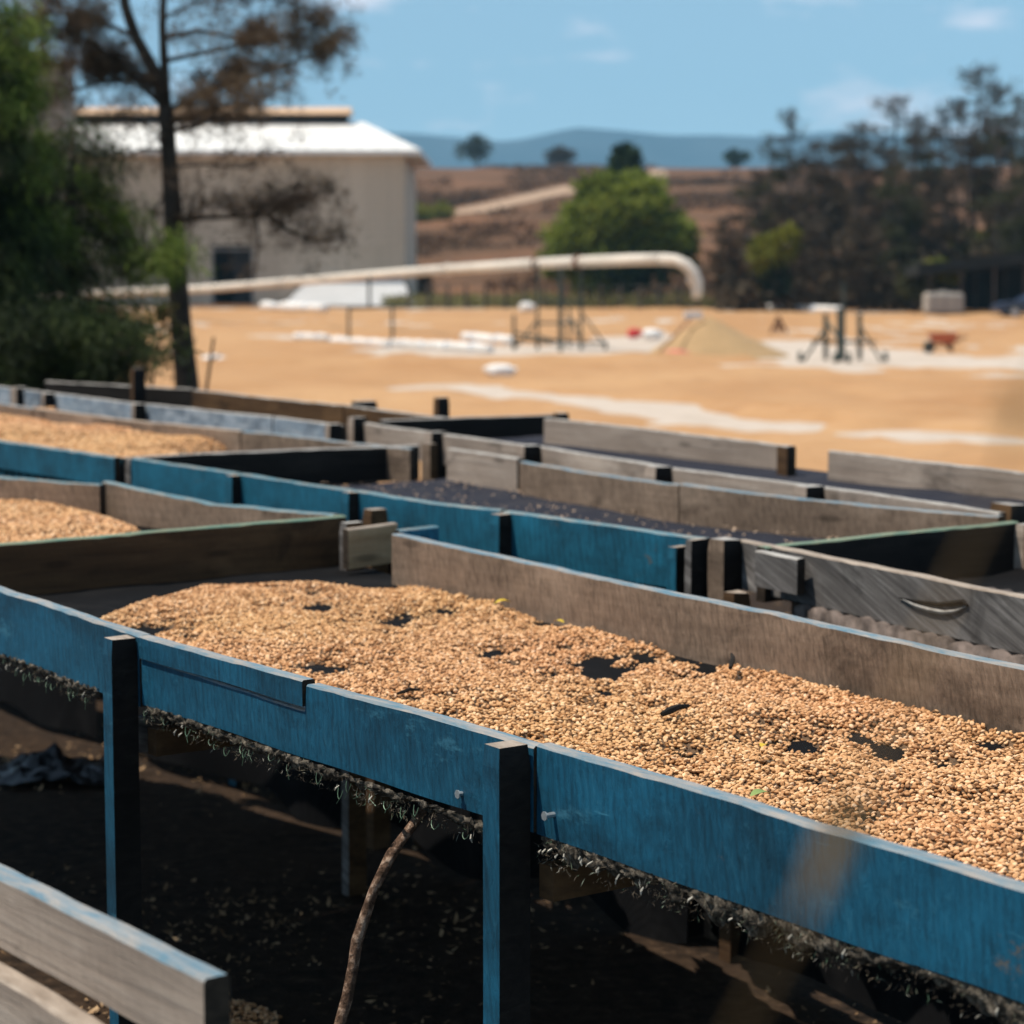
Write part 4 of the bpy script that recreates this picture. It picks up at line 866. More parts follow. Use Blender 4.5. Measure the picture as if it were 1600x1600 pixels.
# ------------------------------------------------------------------ building
def barn():
    Y = 130.0; K = Y/FPX
    def X(px): return (px-800)*K*1.0
    zE = PY(600, 238, Y).z; x0, x1 = X(-120), X(631)
    root = empty('barn', ((x0+x1)/2, Y+8, PZ), 'large cream warehouse with a white metal roof and dark doorway behind the dead pine', 'warehouse')
    wall = MT('cream corrugated cladding', 0.75, 0.3); g = wall.noise(0.35, 5, 0.6, (1, 1, 2)); s = wall.noise(1.2, 5, 0.7, (1, 1, 0.12))
    c = wall.ramp(g, [(0.3, (0.57,0.44,0.31)), (0.7, (0.67,0.53,0.39))]); wall.base(wall.mix(wall.ramp(s, [(0.46, 0.0), (0.74, 0.5)]), c, (0.36,0.27,0.19)))
    roofm = MT('white painted roof sheets', 0.5, 0.4); g = roofm.noise(0.5, 4); roofm.base(roofm.ramp(g, [(0.3, (0.74,0.70,0.64)), (0.7, (0.82,0.79,0.74))]))
    darkm = flat('dark interior', (0.02,0.018,0.016), 0.9, 0.1); plin = flat('concrete plinth', (0.34,0.30,0.26), 0.9, 0.2, 0.2, 1.0)
    D = 17.0; dx0, dx1, dz1 = X(336), X(396), PY(360, 391, Y).z
    z = PZ; hs = 0.47; i = 0
    while z < zE - 0.01:
        z2 = min(z + hs, zE)
        mid = (z+z2)/2
        spans = [(x0, x1)] if z >= dz1 - 0.2 else [(x0, dx0), (dx1, x1)]
        for (a, b) in spans:
            mb = MB(); h = z2-z
            pts = [(a, Y, z+0.012), (b, Y, z+0.012), (b, Y, z2), (a, Y, z2), (a, Y-0.05, z+0.012), (b, Y-0.05, z+0.012), (b, Y-0.012, z2), (a, Y-0.012, z2)]
            mb.add(pts, ((4,5,6,7),(0,4,7,3),(5,1,2,6),(7,6,2,3),(0,1,5,4),(0,3,2,1))); mb.build('siding_panel', wall.m, root, origin=(a, Y, z))
        mb = MB(); mb.add([(x1+0.0, Y, z+0.012), (x1, Y+D, z+0.012), (x1, Y+D, z2), (x1, Y, z2), (x1+0.05, Y, z+0.012), (x1+0.05, Y+D, z+0.012), (x1+0.012, Y+D, z2), (x1+0.012, Y, z2)], ((4,5,6,7),(7,6,2,3),(0,1,5,4),(0,4,7,3),(1,2,6,5)))
        mb.build('siding_panel', wall.m, root, origin=(x1, Y, z)); z = z2
    mb = MB(); mb.box(((x0+x1)/2, Y+D/2+0.02, (PZ+zE)/2), (x1-x0-0.1, 0.1, zE-PZ)); mb.box((x0+0.1, Y+D/2, (PZ+zE)/2), (0.1, D-0.2, zE-PZ-0.1)); mb.box(((x0+x1)/2, Y+0.6, zE-0.1), (x1-x0-0.2, 1.1, 0.08)); mb.build('inner_wall', darkm, root, origin=((x0+x1)/2, Y+D/2, PZ))
    # door frame and a corner trim
    mb = MB()
    for xx in (dx0-0.05, dx1+0.05): mb.box((xx, Y-0.04, (PZ+dz1)/2), (0.12, 0.14, dz1-PZ))
    mb.box(((dx0+dx1)/2, Y-0.04, dz1+0.05), (dx1-dx0+0.22, 0.15, 0.12)); mb.build('door_frame', plin, root, origin=(dx0, Y, PZ))
    mb = MB(); mb.box(((dx0+dx1)/2+0.55, Y+0.35, (PZ+dz1)/2), (1.1, 0.05, dz1-PZ-0.05)); mb.build('door', flat('dark sliding door', (0.022,0.02,0.018), 0.7, 0.3), root, origin=(dx0, Y, PZ))
    mb = MB(); mb.box((x1+0.03, Y-0.03, (PZ+zE)/2), (0.14, 0.14, zE-PZ)); mb.build('corner_trim', wall.m, root, origin=(x1, Y, PZ))
    # hipped roof: eaves line, ridge, raised vent
    ex0, ex1, ey0, ey1 = x0-0.8, X(660), Y-0.75, Y+D+0.75; zr = PY(570, 190, Y+8).z; rx1 = (570-800)*(Y+8)/FPX; ry = Y+D/2
    zt = zE + 0.10; th = 0.24; mb = MB()
    e = [(ex0,ey0),(ex1,ey0),(ex1,ey1),(ex0,ey1)]
    v = [(x, y, zt-th) for x, y in e] + [(x, y, zt) for x, y in e] + [(ex0, ry, zr), (rx1, ry, zr)]
    mb.add(v, ((3,2,1,0),(0,1,5,4),(1,2,6,5),(2,3,7,6),(3,0,4,7),(4,5,9,8),(5,6,9),(6,7,8,9),(7,4,8))); rf = mb.build('roof', roofm.m, root, origin=((ex0+ex1)/2, Y, zt))
    # standing seams on the near slope and the hip, following the slope
    mb = MB(); x = ex0 + 0.5
    while x < ex1 - 0.3:
        t = 1.0 if x <= rx1 else (ex1 - x)/(ex1 - rx1)
        mb.bar((x, ey0, zt+0.02), (x, ey0 + (ry-ey0)*t, zt + (zr-zt)*t + 0.02), 0.06, 0.05); x += 1.0
    mb.build('roof_seam', roofm.m, rf, origin=(ex0, ey0, zt))
    vx0, vx1 = X(70)*1.05, (552-800)*(Y+8)/FPX; zv = PY(500, 173, Y+8).z; orange = flat('rust toned vent sheet', (0.62,0.40,0.24), 0.6, 0.3, 0.15, 0.6)
    mb = MB(); mb.box(((vx0+vx1)/2, ry, (zr+zv)/2-0.02), (vx1-vx0-0.4, 1.3, zv-zr-0.1)); vt = mb.build('ridge_vent', darkm, rf, origin=(vx0, ry, zr))
    mb = MB(); a = 1.25; v = [(vx0, ry-a, zv-0.16), (vx1, ry-a, zv-0.16), (vx1, ry, zv+0.22), (vx0, ry, zv+0.22), (vx1, ry+a, zv-0.16), (vx0, ry+a, zv-0.16), (vx0, ry-a, zv-0.24), (vx1, ry-a, zv-0.24), (vx1, ry+a, zv-0.24), (vx0, ry+a, zv-0.24)]
    mb.add(v, ((0,1,2,3),(3,2,4,5),(6,7,1,0),(8,9,5,4),(9,8,7,6),(0,3,5,9,6),(1,7,8,4,2))); mb.build('vent_cap', orange, rf, origin=(vx0, ry, zv))
    # whitewashed ramp at the right foot of the wall
    a, b, c_, d = X(452), X(656), X(628), X(485); zt2 = PY(600, 436, Y).z; y2 = Y - 3.2
    mb = MB(); mb.add([(a, y2, PZ), (b, y2, PZ), (c_, Y-0.06, zt2), (d, Y-0.06, zt2), (a, Y-0.06, PZ), (b, Y-0.06, PZ)], ((0,1,2,3),(0,3,4),(1,5,2),(3,2,5,4)))
    mb.build('whitewashed_ramp', flat('whitewash', (0.47,0.46,0.45), 0.9, 0.2, 0.08, 0.6), root, origin=(a, y2, PZ))
barn()
def tower():
    Y = 127.0; x0, x1 = (28-800)*Y/FPX, (121-800)*Y/FPX; zt = PY(75, 104, Y).z; zb_ = PZ; W = x1-x0
    root = empty('brick_tower', ((x0+x1)/2, Y, zb_), 'square grey brown brick tower rising beside the warehouse at the far left', 'tower')
    brick = MT('weathered brickwork', 0.9, 0.2); b = brick.n('ShaderNodeTexBrick'); b.inputs['Scale'].default_value = 1.3; b.inputs['Mortar Size'].default_value = 0.03
    mp = brick.n('ShaderNodeMapping'); mp.inputs['Rotation'].default_value = (math.pi/2, 0, 0); brick.l(brick.co, mp.inputs['Vector']); brick.l(mp.outputs[0], b.inputs['Vector'])
    b.inputs['Color1'].default_value = (0.34,0.27,0.21,1); b.inputs['Color2'].default_value = (0.26,0.20,0.155,1); b.inputs['Mortar'].default_value = (0.40,0.34,0.28,1)
    n_ = brick.noise(1.5, 5); brick.base(brick.mix(brick.ramp(n_, [(0.4, 0.0), (0.7, 0.4)]), b.outputs['Color'], (0.18,0.14,0.11)))
    mb = MB(); mb.box(((x0+x1)/2, Y-2.2+W/2, (zt+zb_)/2), (W, W, zt-zb_)); mb.build('tower_wall', brick.m, root, origin=((x0+x1)/2, Y, zb_))
    mb = MB(); mb.box(((x0+x1)/2, Y-2.2+W/2, zt+0.07), (W+0.3, W+0.3, 0.16)); mb.build('coping', flat('concrete coping', (0.4,0.35,0.3), 0.9, 0.2), root, origin=((x0+x1)/2, Y, zt))
tower()

# ------------------------------------------------------------------ conveying pipe, its supports, things on the patio
STEEL = flat('grimy painted steel', (0.045,0.06,0.05), 0.6, 0.4, 0.3, 3); RUST = flat('rusty steel', (0.13,0.055,0.035), 0.8, 0.3, 0.4, 3)
WHITE = flat('white woven plastic', (0.72,0.69,0.65), 0.7, 0.3, 0.08, 2); REDP = flat('red plastic', (0.55,0.045,0.04), 0.6, 0.4, 0.15, 2)
def pipe():
    def yd(px): return 66 + 34*((905-px)/720)**1 if px < 905 else 66 - 3.5*((px-905)/185)
    pix = [(60,463),(190,457),(320,451),(450,441),(580,430),(700,421),(840,412),(905,409),(985,406),(1035,405)]
    pts = [PY(a, b, yd(a)) for a, b in pix]; cream = flat('cream pipe paint', (0.70,0.62,0.52), 0.5, 0.4, 0.1, 1.5)
    root = empty('conveyor_pipe', (pts[7].x, pts[7].y, PZ), 'long cream pipe rising across the patio and ending in a drooping spout', 'pipe')
    r = 0.155
    for k, (a, b) in enumerate(((0,3),(3,5),(5,6),(6,7),(7,9))):
        mb = MB(); mb.tube(pts[a:b+1], r, 14); mb.build('pipe_section', cream, root, smooth=True, origin=pts[a])
    for k in (3, 5, 6, 7):
        d = (pts[k+1]-pts[k-1]).normalized(); mb = MB(); mb.tube([pts[k]-d*0.07, pts[k]+d*0.07], r+0.045, 14); mb.build('flange', cream if k < 6 else RUST, root, origin=pts[k])
    arc = [pts[-1]] + [PY(a, b, 62.6) for a, b in ((1056,407),(1072,414),(1083,426),(1089,441),(1089,456),(1087,467))]
    mb = MB(); mb.tube(arc, [r, r, r*1.02, r*1.05, r*1.05, r*1.0, r*0.75], 14); sp = mb.build('spout', cream, root, smooth=True, origin=arc[0])
    mb = MB(); q = PY(1079, 436, 62.6); mb.tube([q + Vector((0.0,0,0.16)), q + Vector((-0.05,0,-0.02)), q + Vector((0.03,0,-0.2))], [0.05,0.08,0.04], 8); mb.build('spout_hinge', cream, sp, smooth=True, origin=q)
    return pts
PIPE = pipe()
def stand(name, label, Y, posts, base_px, bars, braces, feet, mat=STEEL, thick=0.075, group='steel stands carrying the pipe'):
    """posts (px, top, bottom, width factor), bars and braces between photo points, each at its own depth"""
    c = PY(base_px[0], base_px[1], Y); root = empty(name, (c.x, c.y, PZ), label, 'steel stand', group)
    for k, (px, t, b, w, dy) in enumerate(posts):
        p, q = PY(px, t, Y+dy), PY(px, b, Y+dy); q.z = max(q.z, PZ+0.05); mb = MB(); mb.bar(p, q, thick*w, thick*w); mb.build('upright', mat, root, origin=q)
    for (a, b, c_, d, dy, dy2) in bars: mb = MB(); p, q = PY(a, b, Y+dy), PY(c_, d, Y+dy2); mb.bar(p, q, thick*0.9); mb.build('crossbar', mat, root, origin=p)
    for (a, b, c_, d, dy, dy2) in braces: mb = MB(); p, q = PY(a, b, Y+dy), PY(c_, d, Y+dy2); mb.bar(p, q, thick*0.8); mb.build('brace', mat, root, origin=p)
    for (px, py, dy) in feet:
        p = PY(px, py, Y+dy); p.z = PZ + 0.135; mb = MB(); mb.tube([p + Vector((-0.05,0,0)), p + Vector((0.05,0,0))], 0.12, 12); w = mb.build('wheel', mat, root, origin=p)
        mb = MB(); mb.bar(p, p + Vector((0,0,0.13)), 0.06, 0.1); mb.build('wheel_fork', mat, root, origin=p)
stand('pipe_stand', 'braced wheeled stand with several uprights holding the pipe near its spout end', 66, [(803,492,548,1.2,0.6),(840,412,545,1.1,0.8),(876,418,552,1.8,-0.6),(889,480,548,0.9,1.2),(908,411,546,1.1,0.5)], (872,550),
      [(803,531,946,536,0.6,0.5),(806,520,880,534,0.6,-0.6),(840,470,908,472,0.8,0.5),(840,505,908,505,0.8,0.5)], [(908,488,946,540,0.5,0.5),(840,500,803,546,0.8,0.6),(889,492,905,528,1.2,0.5)], [(803,548,0.6),(840,546,0.8),(876,552,-0.6),(908,546,0.5),(946,546,0.5)])
stand('pipe_stand', 'slim stand of two posts and a crossbar under the middle of the pipe', 70, [(545,482,541,1.1,0),(577,432,478,1.2,0),(613,480,541,1.1,0)], (580,541), [(543,482,640,478,0,0)], [], [])
stand('pipe_stand', 'unused braced stand with three uprights standing free on bare concrete at right', 59, [(1290,490,574,1.5,0.3),(1318,440,575,0.9,0),(1312,482,578,1.7,-0.5),(1343,490,574,1.5,0.3)], (1315,577),
      [(1268,534,1368,534,0.3,0.3),(1252,572,1382,574,0.2,0.2)], [(1290,512,1250,572,0.3,0.2),(1343,508,1383,574,0.3,0.2),(1290,500,1312,530,0.3,-0.5)], [(1250,574,0.2),(1305,577,-0.5),(1326,578,-0.5),(1383,577,0.2)])
stand('trestle', 'small rusty trestle on the beans behind the free stand', 76, [(1217,494,520,1.0,0)], (1216,520), [(1205,513,1228,513,0,0)], [(1216,495,1204,521,0,0),(1216,495,1230,521,0,0)], [], RUST, 0.09, None)

def bean_pile():
    c = P(1112, 560, PZ); c.y += 1.0; v = []; nr, na = 26, 48; Rr = 1.75; H = 1.12
    for i in range(nr+1):
        for a in range(na):
            t = i/nr; th = 2*math.pi*a/na; r = Rr*t*(1 + 0.10*N(math.cos(th)*1.3, math.sin(th)*1.3, 2) + (0.28*max(0, math.cos(th))*t))
            z = H*(1-t)**1.0*(1 if t > 0.12 else 0.97) + 0.05*N(r*math.cos(th)*2.2, r*math.sin(th)*2.2, 5)*t + 0.02*N(r*math.cos(th)*9, r*math.sin(th)*9, 1)
            v.append((c.x + r*math.cos(th), c.y + r*math.sin(th), PZ + max(0, z) + 0.02 - 0.05*(t > 0.97)))
    f = [(i*na+a, i*na+(a+1) % na, (i+1)*na+(a+1) % na, (i+1)*na+a) for i in range(nr) for a in range(na)]
    m = MT('paler heaped beans', 0.9, 0.2); b = m.noise(16, 4, 0.7); a_ = m.noise(0.8, 4); m.base(m.mix(m.ramp(a_, [(0.4, 0.0), (0.7, 0.5)]), m.ramp(b, [(0.3, (0.28,0.18,0.085)), (0.65, (0.46,0.30,0.155))]), (0.40,0.26,0.13))); m.bump(b, 0.03, 0.7)
    tag(np_mesh('coffee_bean_pile', v, f, m.m, loc=(c.x, c.y, PZ), smooth=True), 'conical heap of tan beans under the hanging spout of the pipe', 'bean pile', kind='stuff')
    return c
PILE = bean_pile()
def rake():
    a, b = PY(1030, 534, PILE.y - 2.0), PY(1080, 496, PILE.y - 0.3); a.z = PZ + 0.2
    root = empty('rake', (a.x, a.y, PZ), 'long handled wooden rake with a pale head leaning on the bean heap', 'rake')
    mb = MB(); mb.tube([a, lerp(a, b, 0.5), b], 0.028, 7); mb.build('handle', RUST, root, origin=a)
    mb = MB(); mb.box(b + Vector((0.05,-0.02,0.06)), (0.5, 0.09, 0.17), 0.15, 0, 0.01); mb.build('rake_head', WHITE, root, origin=b)
rake()
def lump(name, label, cat, px, py, wpx, hpx, mat, group=None, depth=1.0, seed=1.0, ties=True, tie_mat=None):
    """a filled sack or bundle, slumped on the patio: flattened body with a gathered neck"""
    c = P(px, py, PZ); k = c.y/FPX; a, h = wpx*k/2, hpx*k; b = a*depth; c.y += b*0.5; nr, na = 9, 18; v = []
    for i in range(nr+1):
        ph = math.pi*i/nr; 
        for j in range(na):
            th = 2*math.pi*j/na; w = (abs(math.sin(ph))**0.6); n_ = 1 + 0.34*N(math.cos(th)*1.5+seed, math.sin(th)*1.5, ph+seed) + 0.05*N(math.cos(th)*5, math.sin(th)*5, ph*3+seed)
            zz = 0.5 - 0.5*math.cos(ph); zz = 1 - zz
            v.append((c.x + a*w*n_*math.cos(th), c.y + b*w*n_*math.sin(th), PZ + 0.05 + h*(zz*(1 + 0.22*N(math.cos(th)*1.2+seed, math.sin(th)*1.2, 7)))))
    f = [(i*na+j, i*na+(j+1) % na, (i+1)*na+(j+1) % na, (i+1)*na+j) for i in range(nr) for j in range(na)]
    root = empty(name, (c.x, c.y, PZ), label, cat, group)
    np_mesh('sack_body' if 'sack' in name else 'bundle_body', v, f, mat, root, loc=(c.x, c.y, PZ), smooth=True)
    mb = MB(); n0_ = Vector((c.x + a*0.75, c.y - b*0.2, PZ + h*0.75)); mb.tube([n0_, n0_ + Vector((a*0.25,0,h*0.12)), n0_ + Vector((a*0.5,-0.03,h*0.02))], [h*0.2, h*0.09, h*0.2], 8, rough=0.2); mb.build('gathered_neck', tie_mat or mat, root, origin=n0_)
SK = 'sacks and folded sheets left on the patio'
lump('plastic_sack', 'lone white sack slumped on the beans nearest the beds', 'sack', 780, 593, 44, 20, WHITE, SK, 0.8, 3.0)
lump('plastic_sack', 'bright red sack beside a white one in front of the bean heap', 'sack', 990, 531, 22, 15, REDP, SK, 0.9, 5.0)
lump('plastic_sack', 'white sack right next to the bright red sack', 'sack', 1019, 533, 32, 16, WHITE, SK, 0.8, 6.0)
lump('plastic_sack', 'faded red sack lying at the foot of the bean heap', 'sack', 1056, 566, 40, 15, flat('faded red plastic', (0.62,0.13,0.11), 0.6, 0.4, 0.15, 2), SK, 0.7, 8.0)
lump('plastic_sack', 'white sack at the far edge behind the braced stand', 'sack', 823, 490, 26, 15, WHITE, SK, 0.8, 9.0)
lump('plastic_sack', 'small white sack half hidden left of the dead pine trunk', 'sack', 215, 525, 50, 16, WHITE, SK, 0.8, 10.0)
lump('plastic_sack', 'white sack on the beans seen through the thin stake', 'sack', 331, 572, 34, 14, WHITE, SK, 0.8, 12.0)
def roll(label, a, b, rpx, mat=WHITE, seed=1):
    p, q = P(*a, PZ), P(*b, PZ); r = rpx*p.y/FPX; n = 14; pts = []; rad = []
    root = empty('rolled_tarp', ((p.x+q.x)/2, (p.y+q.y)/2, PZ), label, 'rolled tarp', 'white tarps rolled up along the bean spread')
    for i in range(n+1):
        t = i/n; s = lerp(p, q, t); pts.append(Vector((s.x, s.y + 0.15*N(t*4, seed, 1), PZ + r*0.75 + 0.03*N(t*5, seed, 3)))); rad.append(r*(0.8 + 0.35*N(t*6, seed, 2)))
    mb = MB(); mb.tube(pts, rad, 12, rough=0.08); mb.build('sheet_roll', mat, root, smooth=True, origin=pts[0])
    mb = MB()
    for i in (3, 10): mb.tube([pts[i] - (pts[1]-pts[0])*0.1, pts[i] + (pts[1]-pts[0])*0.1], rad[i]*1.08, 12)
    mb.build('tie', flat('blue cord', (0.25,0.38,0.55), 0.7, 0.3), root, origin=pts[3])
roll('short rolled white tarp with a bluish tie, leftmost of its row', (462,531), (512,533), 7, seed=1)
roll('white rolled tarp under the slim two post stand', (520,538), (608,544), 8, seed=2)
roll('white rolled tarp just right of the slim stand', (616,542), (682,546), 8, seed=3)
roll('thick white rolled tarp ending at the braced stand', (684,547), (766,552), 9, seed=4)
roll('white rolled tarp lying behind the row, left of the braced stand', (726,533), (800,540), 9, seed=5)
roll('white rolled tarp by the foot of the warehouse ramp', (412,485), (508,489), 9, seed=6)
roll('long white tarp lying at the far rim behind the free stand', (1182,485), (1312,490), 7, seed=7)
def cart():
    c = P(1474, 553, PZ); k = c.y/FPX; root = empty('wheelbarrow', (c.x, c.y, PZ), 'orange red wheelbarrow standing on the beans at far right', 'wheelbarrow')
    red = flat('orange red paint', (0.42,0.11,0.055), 0.55, 0.4, 0.2, 2); w = 0.36; h0 = PZ + 0.30; h1 = PZ + 0.58
    mb = MB(); b_ = [(-0.28,-0.2),(0.26,-0.2),(0.26,0.2),(-0.28,0.2)]; t_ = [(-0.42,-0.31),(0.36,-0.31),(0.36,0.31),(-0.42,0.31)]
    v = [(c.x+x, c.y+y, h0) for x, y in b_] + [(c.x+x, c.y+y, h1) for x, y in t_] + [(c.x+x*0.92, c.y+y*0.9, h1) for x, y in t_] + [(c.x+x*0.9, c.y+y*0.9, h0+0.03) for x, y in b_]
    mb.add(v, ((3,2,1,0),(0,1,5,4),(1,2,6,5),(2,3,7,6),(3,0,4,7),(4,5,9,8),(5,6,10,9),(6,7,11,10),(7,4,8,11),(8,9,13,12),(9,10,14,13),(10,11,15,14),(11,8,12,15),(12,13,14,15))); mb.build('tray', red, root, origin=(c.x, c.y, h0))
    for s in (-1, 1):
        mb = MB(); mb.tube([(c.x-0.42, c.y+s*0.06, PZ+0.2), (c.x+0.2, c.y+s*0.2, h0-0.02), (c.x+0.62, c.y+s*0.26, PZ+0.5)], 0.02, 6); mb.build('handle', RUST, root, origin=(c.x, c.y, h0))
        mb = MB(); mb.tube([(c.x+0.16, c.y+s*0.2, h0), (c.x+0.22, c.y+s*0.22, PZ+0.05)], 0.03, 6); mb.tube([(c.x+0.05, c.y+s*0.2, h0), (c.x+0.22, c.y+s*0.22, PZ+0.07)], 0.02, 6); mb.build('leg', RUST, root, origin=(c.x, c.y, h0))
    mb = MB(); p = Vector((c.x-0.4, c.y, PZ+0.19)); mb.tube([p+Vector((0,-0.05,0)), p+Vector((0,0.05,0))], 0.17, 14); mb.build('wheel', STEEL, root, origin=p)
cart()
def marker(px, t, b, Y, r, mat, label):
    p, q = PY(px, t, Y), PY(px, b, Y); mb = MB(); z0 = PZ; q.z = z0
    mb.tube([q, lerp(q, p, 0.5), p - Vector((0,0,r*0.4)), p], [r, r*0.95, r*0.9, r*0.5], 10); tag(mb.build('marker_post', mat, smooth=False, origin=q), label, 'post')
marker(1184, 447, 478, 118, 0.26, flat('pinkish render', (0.48,0.36,0.29), 0.9, 0.2), 'stubby pinkish post at the far patio edge right of the spout')
marker(1350, 455, 480, 120, 0.3, flat('terracotta', (0.42,0.22,0.12), 0.9, 0.2), 'short terracotta post at the patio edge under the dark pines')

# ------------------------------------------------------------------ vegetation
def leaf_mat(name, lo, mid, hi, scale=1.2, trans=0.25):
    m = MT(name, 0.75, 0.2); g = m.n('ShaderNodeNewGeometry'); f = m.noise(scale, 4, 0.6)
    mx = m.n('ShaderNodeMath', operation='ADD'); r = m.n('ShaderNodeMath', operation='MULTIPLY'); r.inputs[1].default_value = 0.35
    m.l(g.outputs['Random Per Island'], r.inputs[0]); m.l(f, mx.inputs[0]); m.l(r.outputs[0], mx.inputs[1])
    c = m.ramp(mx.outputs[0], [(0.45, lo), (0.66, mid), (0.88, hi)]); m.base(c)
    tr = m.n('ShaderNodeBsdfTranslucent'); m.l(c, tr.inputs['Color']); ms = m.n('ShaderNodeMixShader'); ms.inputs[0].default_value = trans
    out = m.t.nodes['Material Output']; m.l(m.b.outputs[0], ms.inputs[1]); m.l(tr.outputs[0], ms.inputs[2]); m.l(ms.outputs[0], out.inputs['Surface']); return m.m
BARK = flat('dark rough bark', (0.055,0.04,0.03), 0.95, 0.1, 0.5, 18); BARKF = flat('grey brown bark', (0.075,0.06,0.05), 0.95, 0.1, 0.4, 2)

def blades(cent, dirs, length, width, droop=0.0):
    """one thin kite per needle or leaf: arrays of centres and directions"""
    n = len(cent); d = dirs/np.linalg.norm(dirs, axis=1)[:, None]; r = rng.normal(size=(n, 3)); s = np.cross(d, r); s /= np.linalg.norm(s, axis=1)[:, None] + 1e-9
    L_ = length if hasattr(length, '__len__') else np.full(n, length); W_ = width if hasattr(width, '__len__') else np.full(n, width)
    tip = cent + d*L_[:, None]; tip[:, 2] -= droop*L_
    midp = cent + d*(L_*0.45)[:, None]
    V = np.stack([cent, midp + s*W_[:, None]*0.5, tip, midp - s*W_[:, None]*0.5], 1)
    return V.reshape(-1, 3)
def quads(n): return np.arange(n*4).reshape(n, 4)

def needle_tufts(centers, axis, per, length, width, rad, up=0.2):
    c = np.repeat(np.asarray(centers), per, 0); a = np.repeat(np.asarray(axis), per, 0); n = len(c)
    d = rng.normal(size=(n, 3)) + a*0.7; d[:, 2] += up
    c = c + rng.normal(size=(n, 3))*rad
    return blades(c, d, length*rng.uniform(0.6, 1.2, n), width*rng.uniform(0.7, 1.3, n))
def along(pts, n, t0=0.25):
    pts = np.array([tuple(p) for p in pts]); seg = np.linalg.norm(np.diff(pts, axis=0), axis=1); cum = np.concatenate([[0], np.cumsum(seg)]); t = (t0 + (1-t0)*rng.random(n)**0.8)*cum[-1]
    out = np.stack([np.interp(t, cum, pts[:, i]) for i in range(3)], 1); k = np.clip(np.searchsorted(cum, t) - 1, 0, len(seg)-1); ax = (pts[1:] - pts[:-1])[k]; ax /= np.linalg.norm(ax, axis=1)[:, None]
    return out, ax

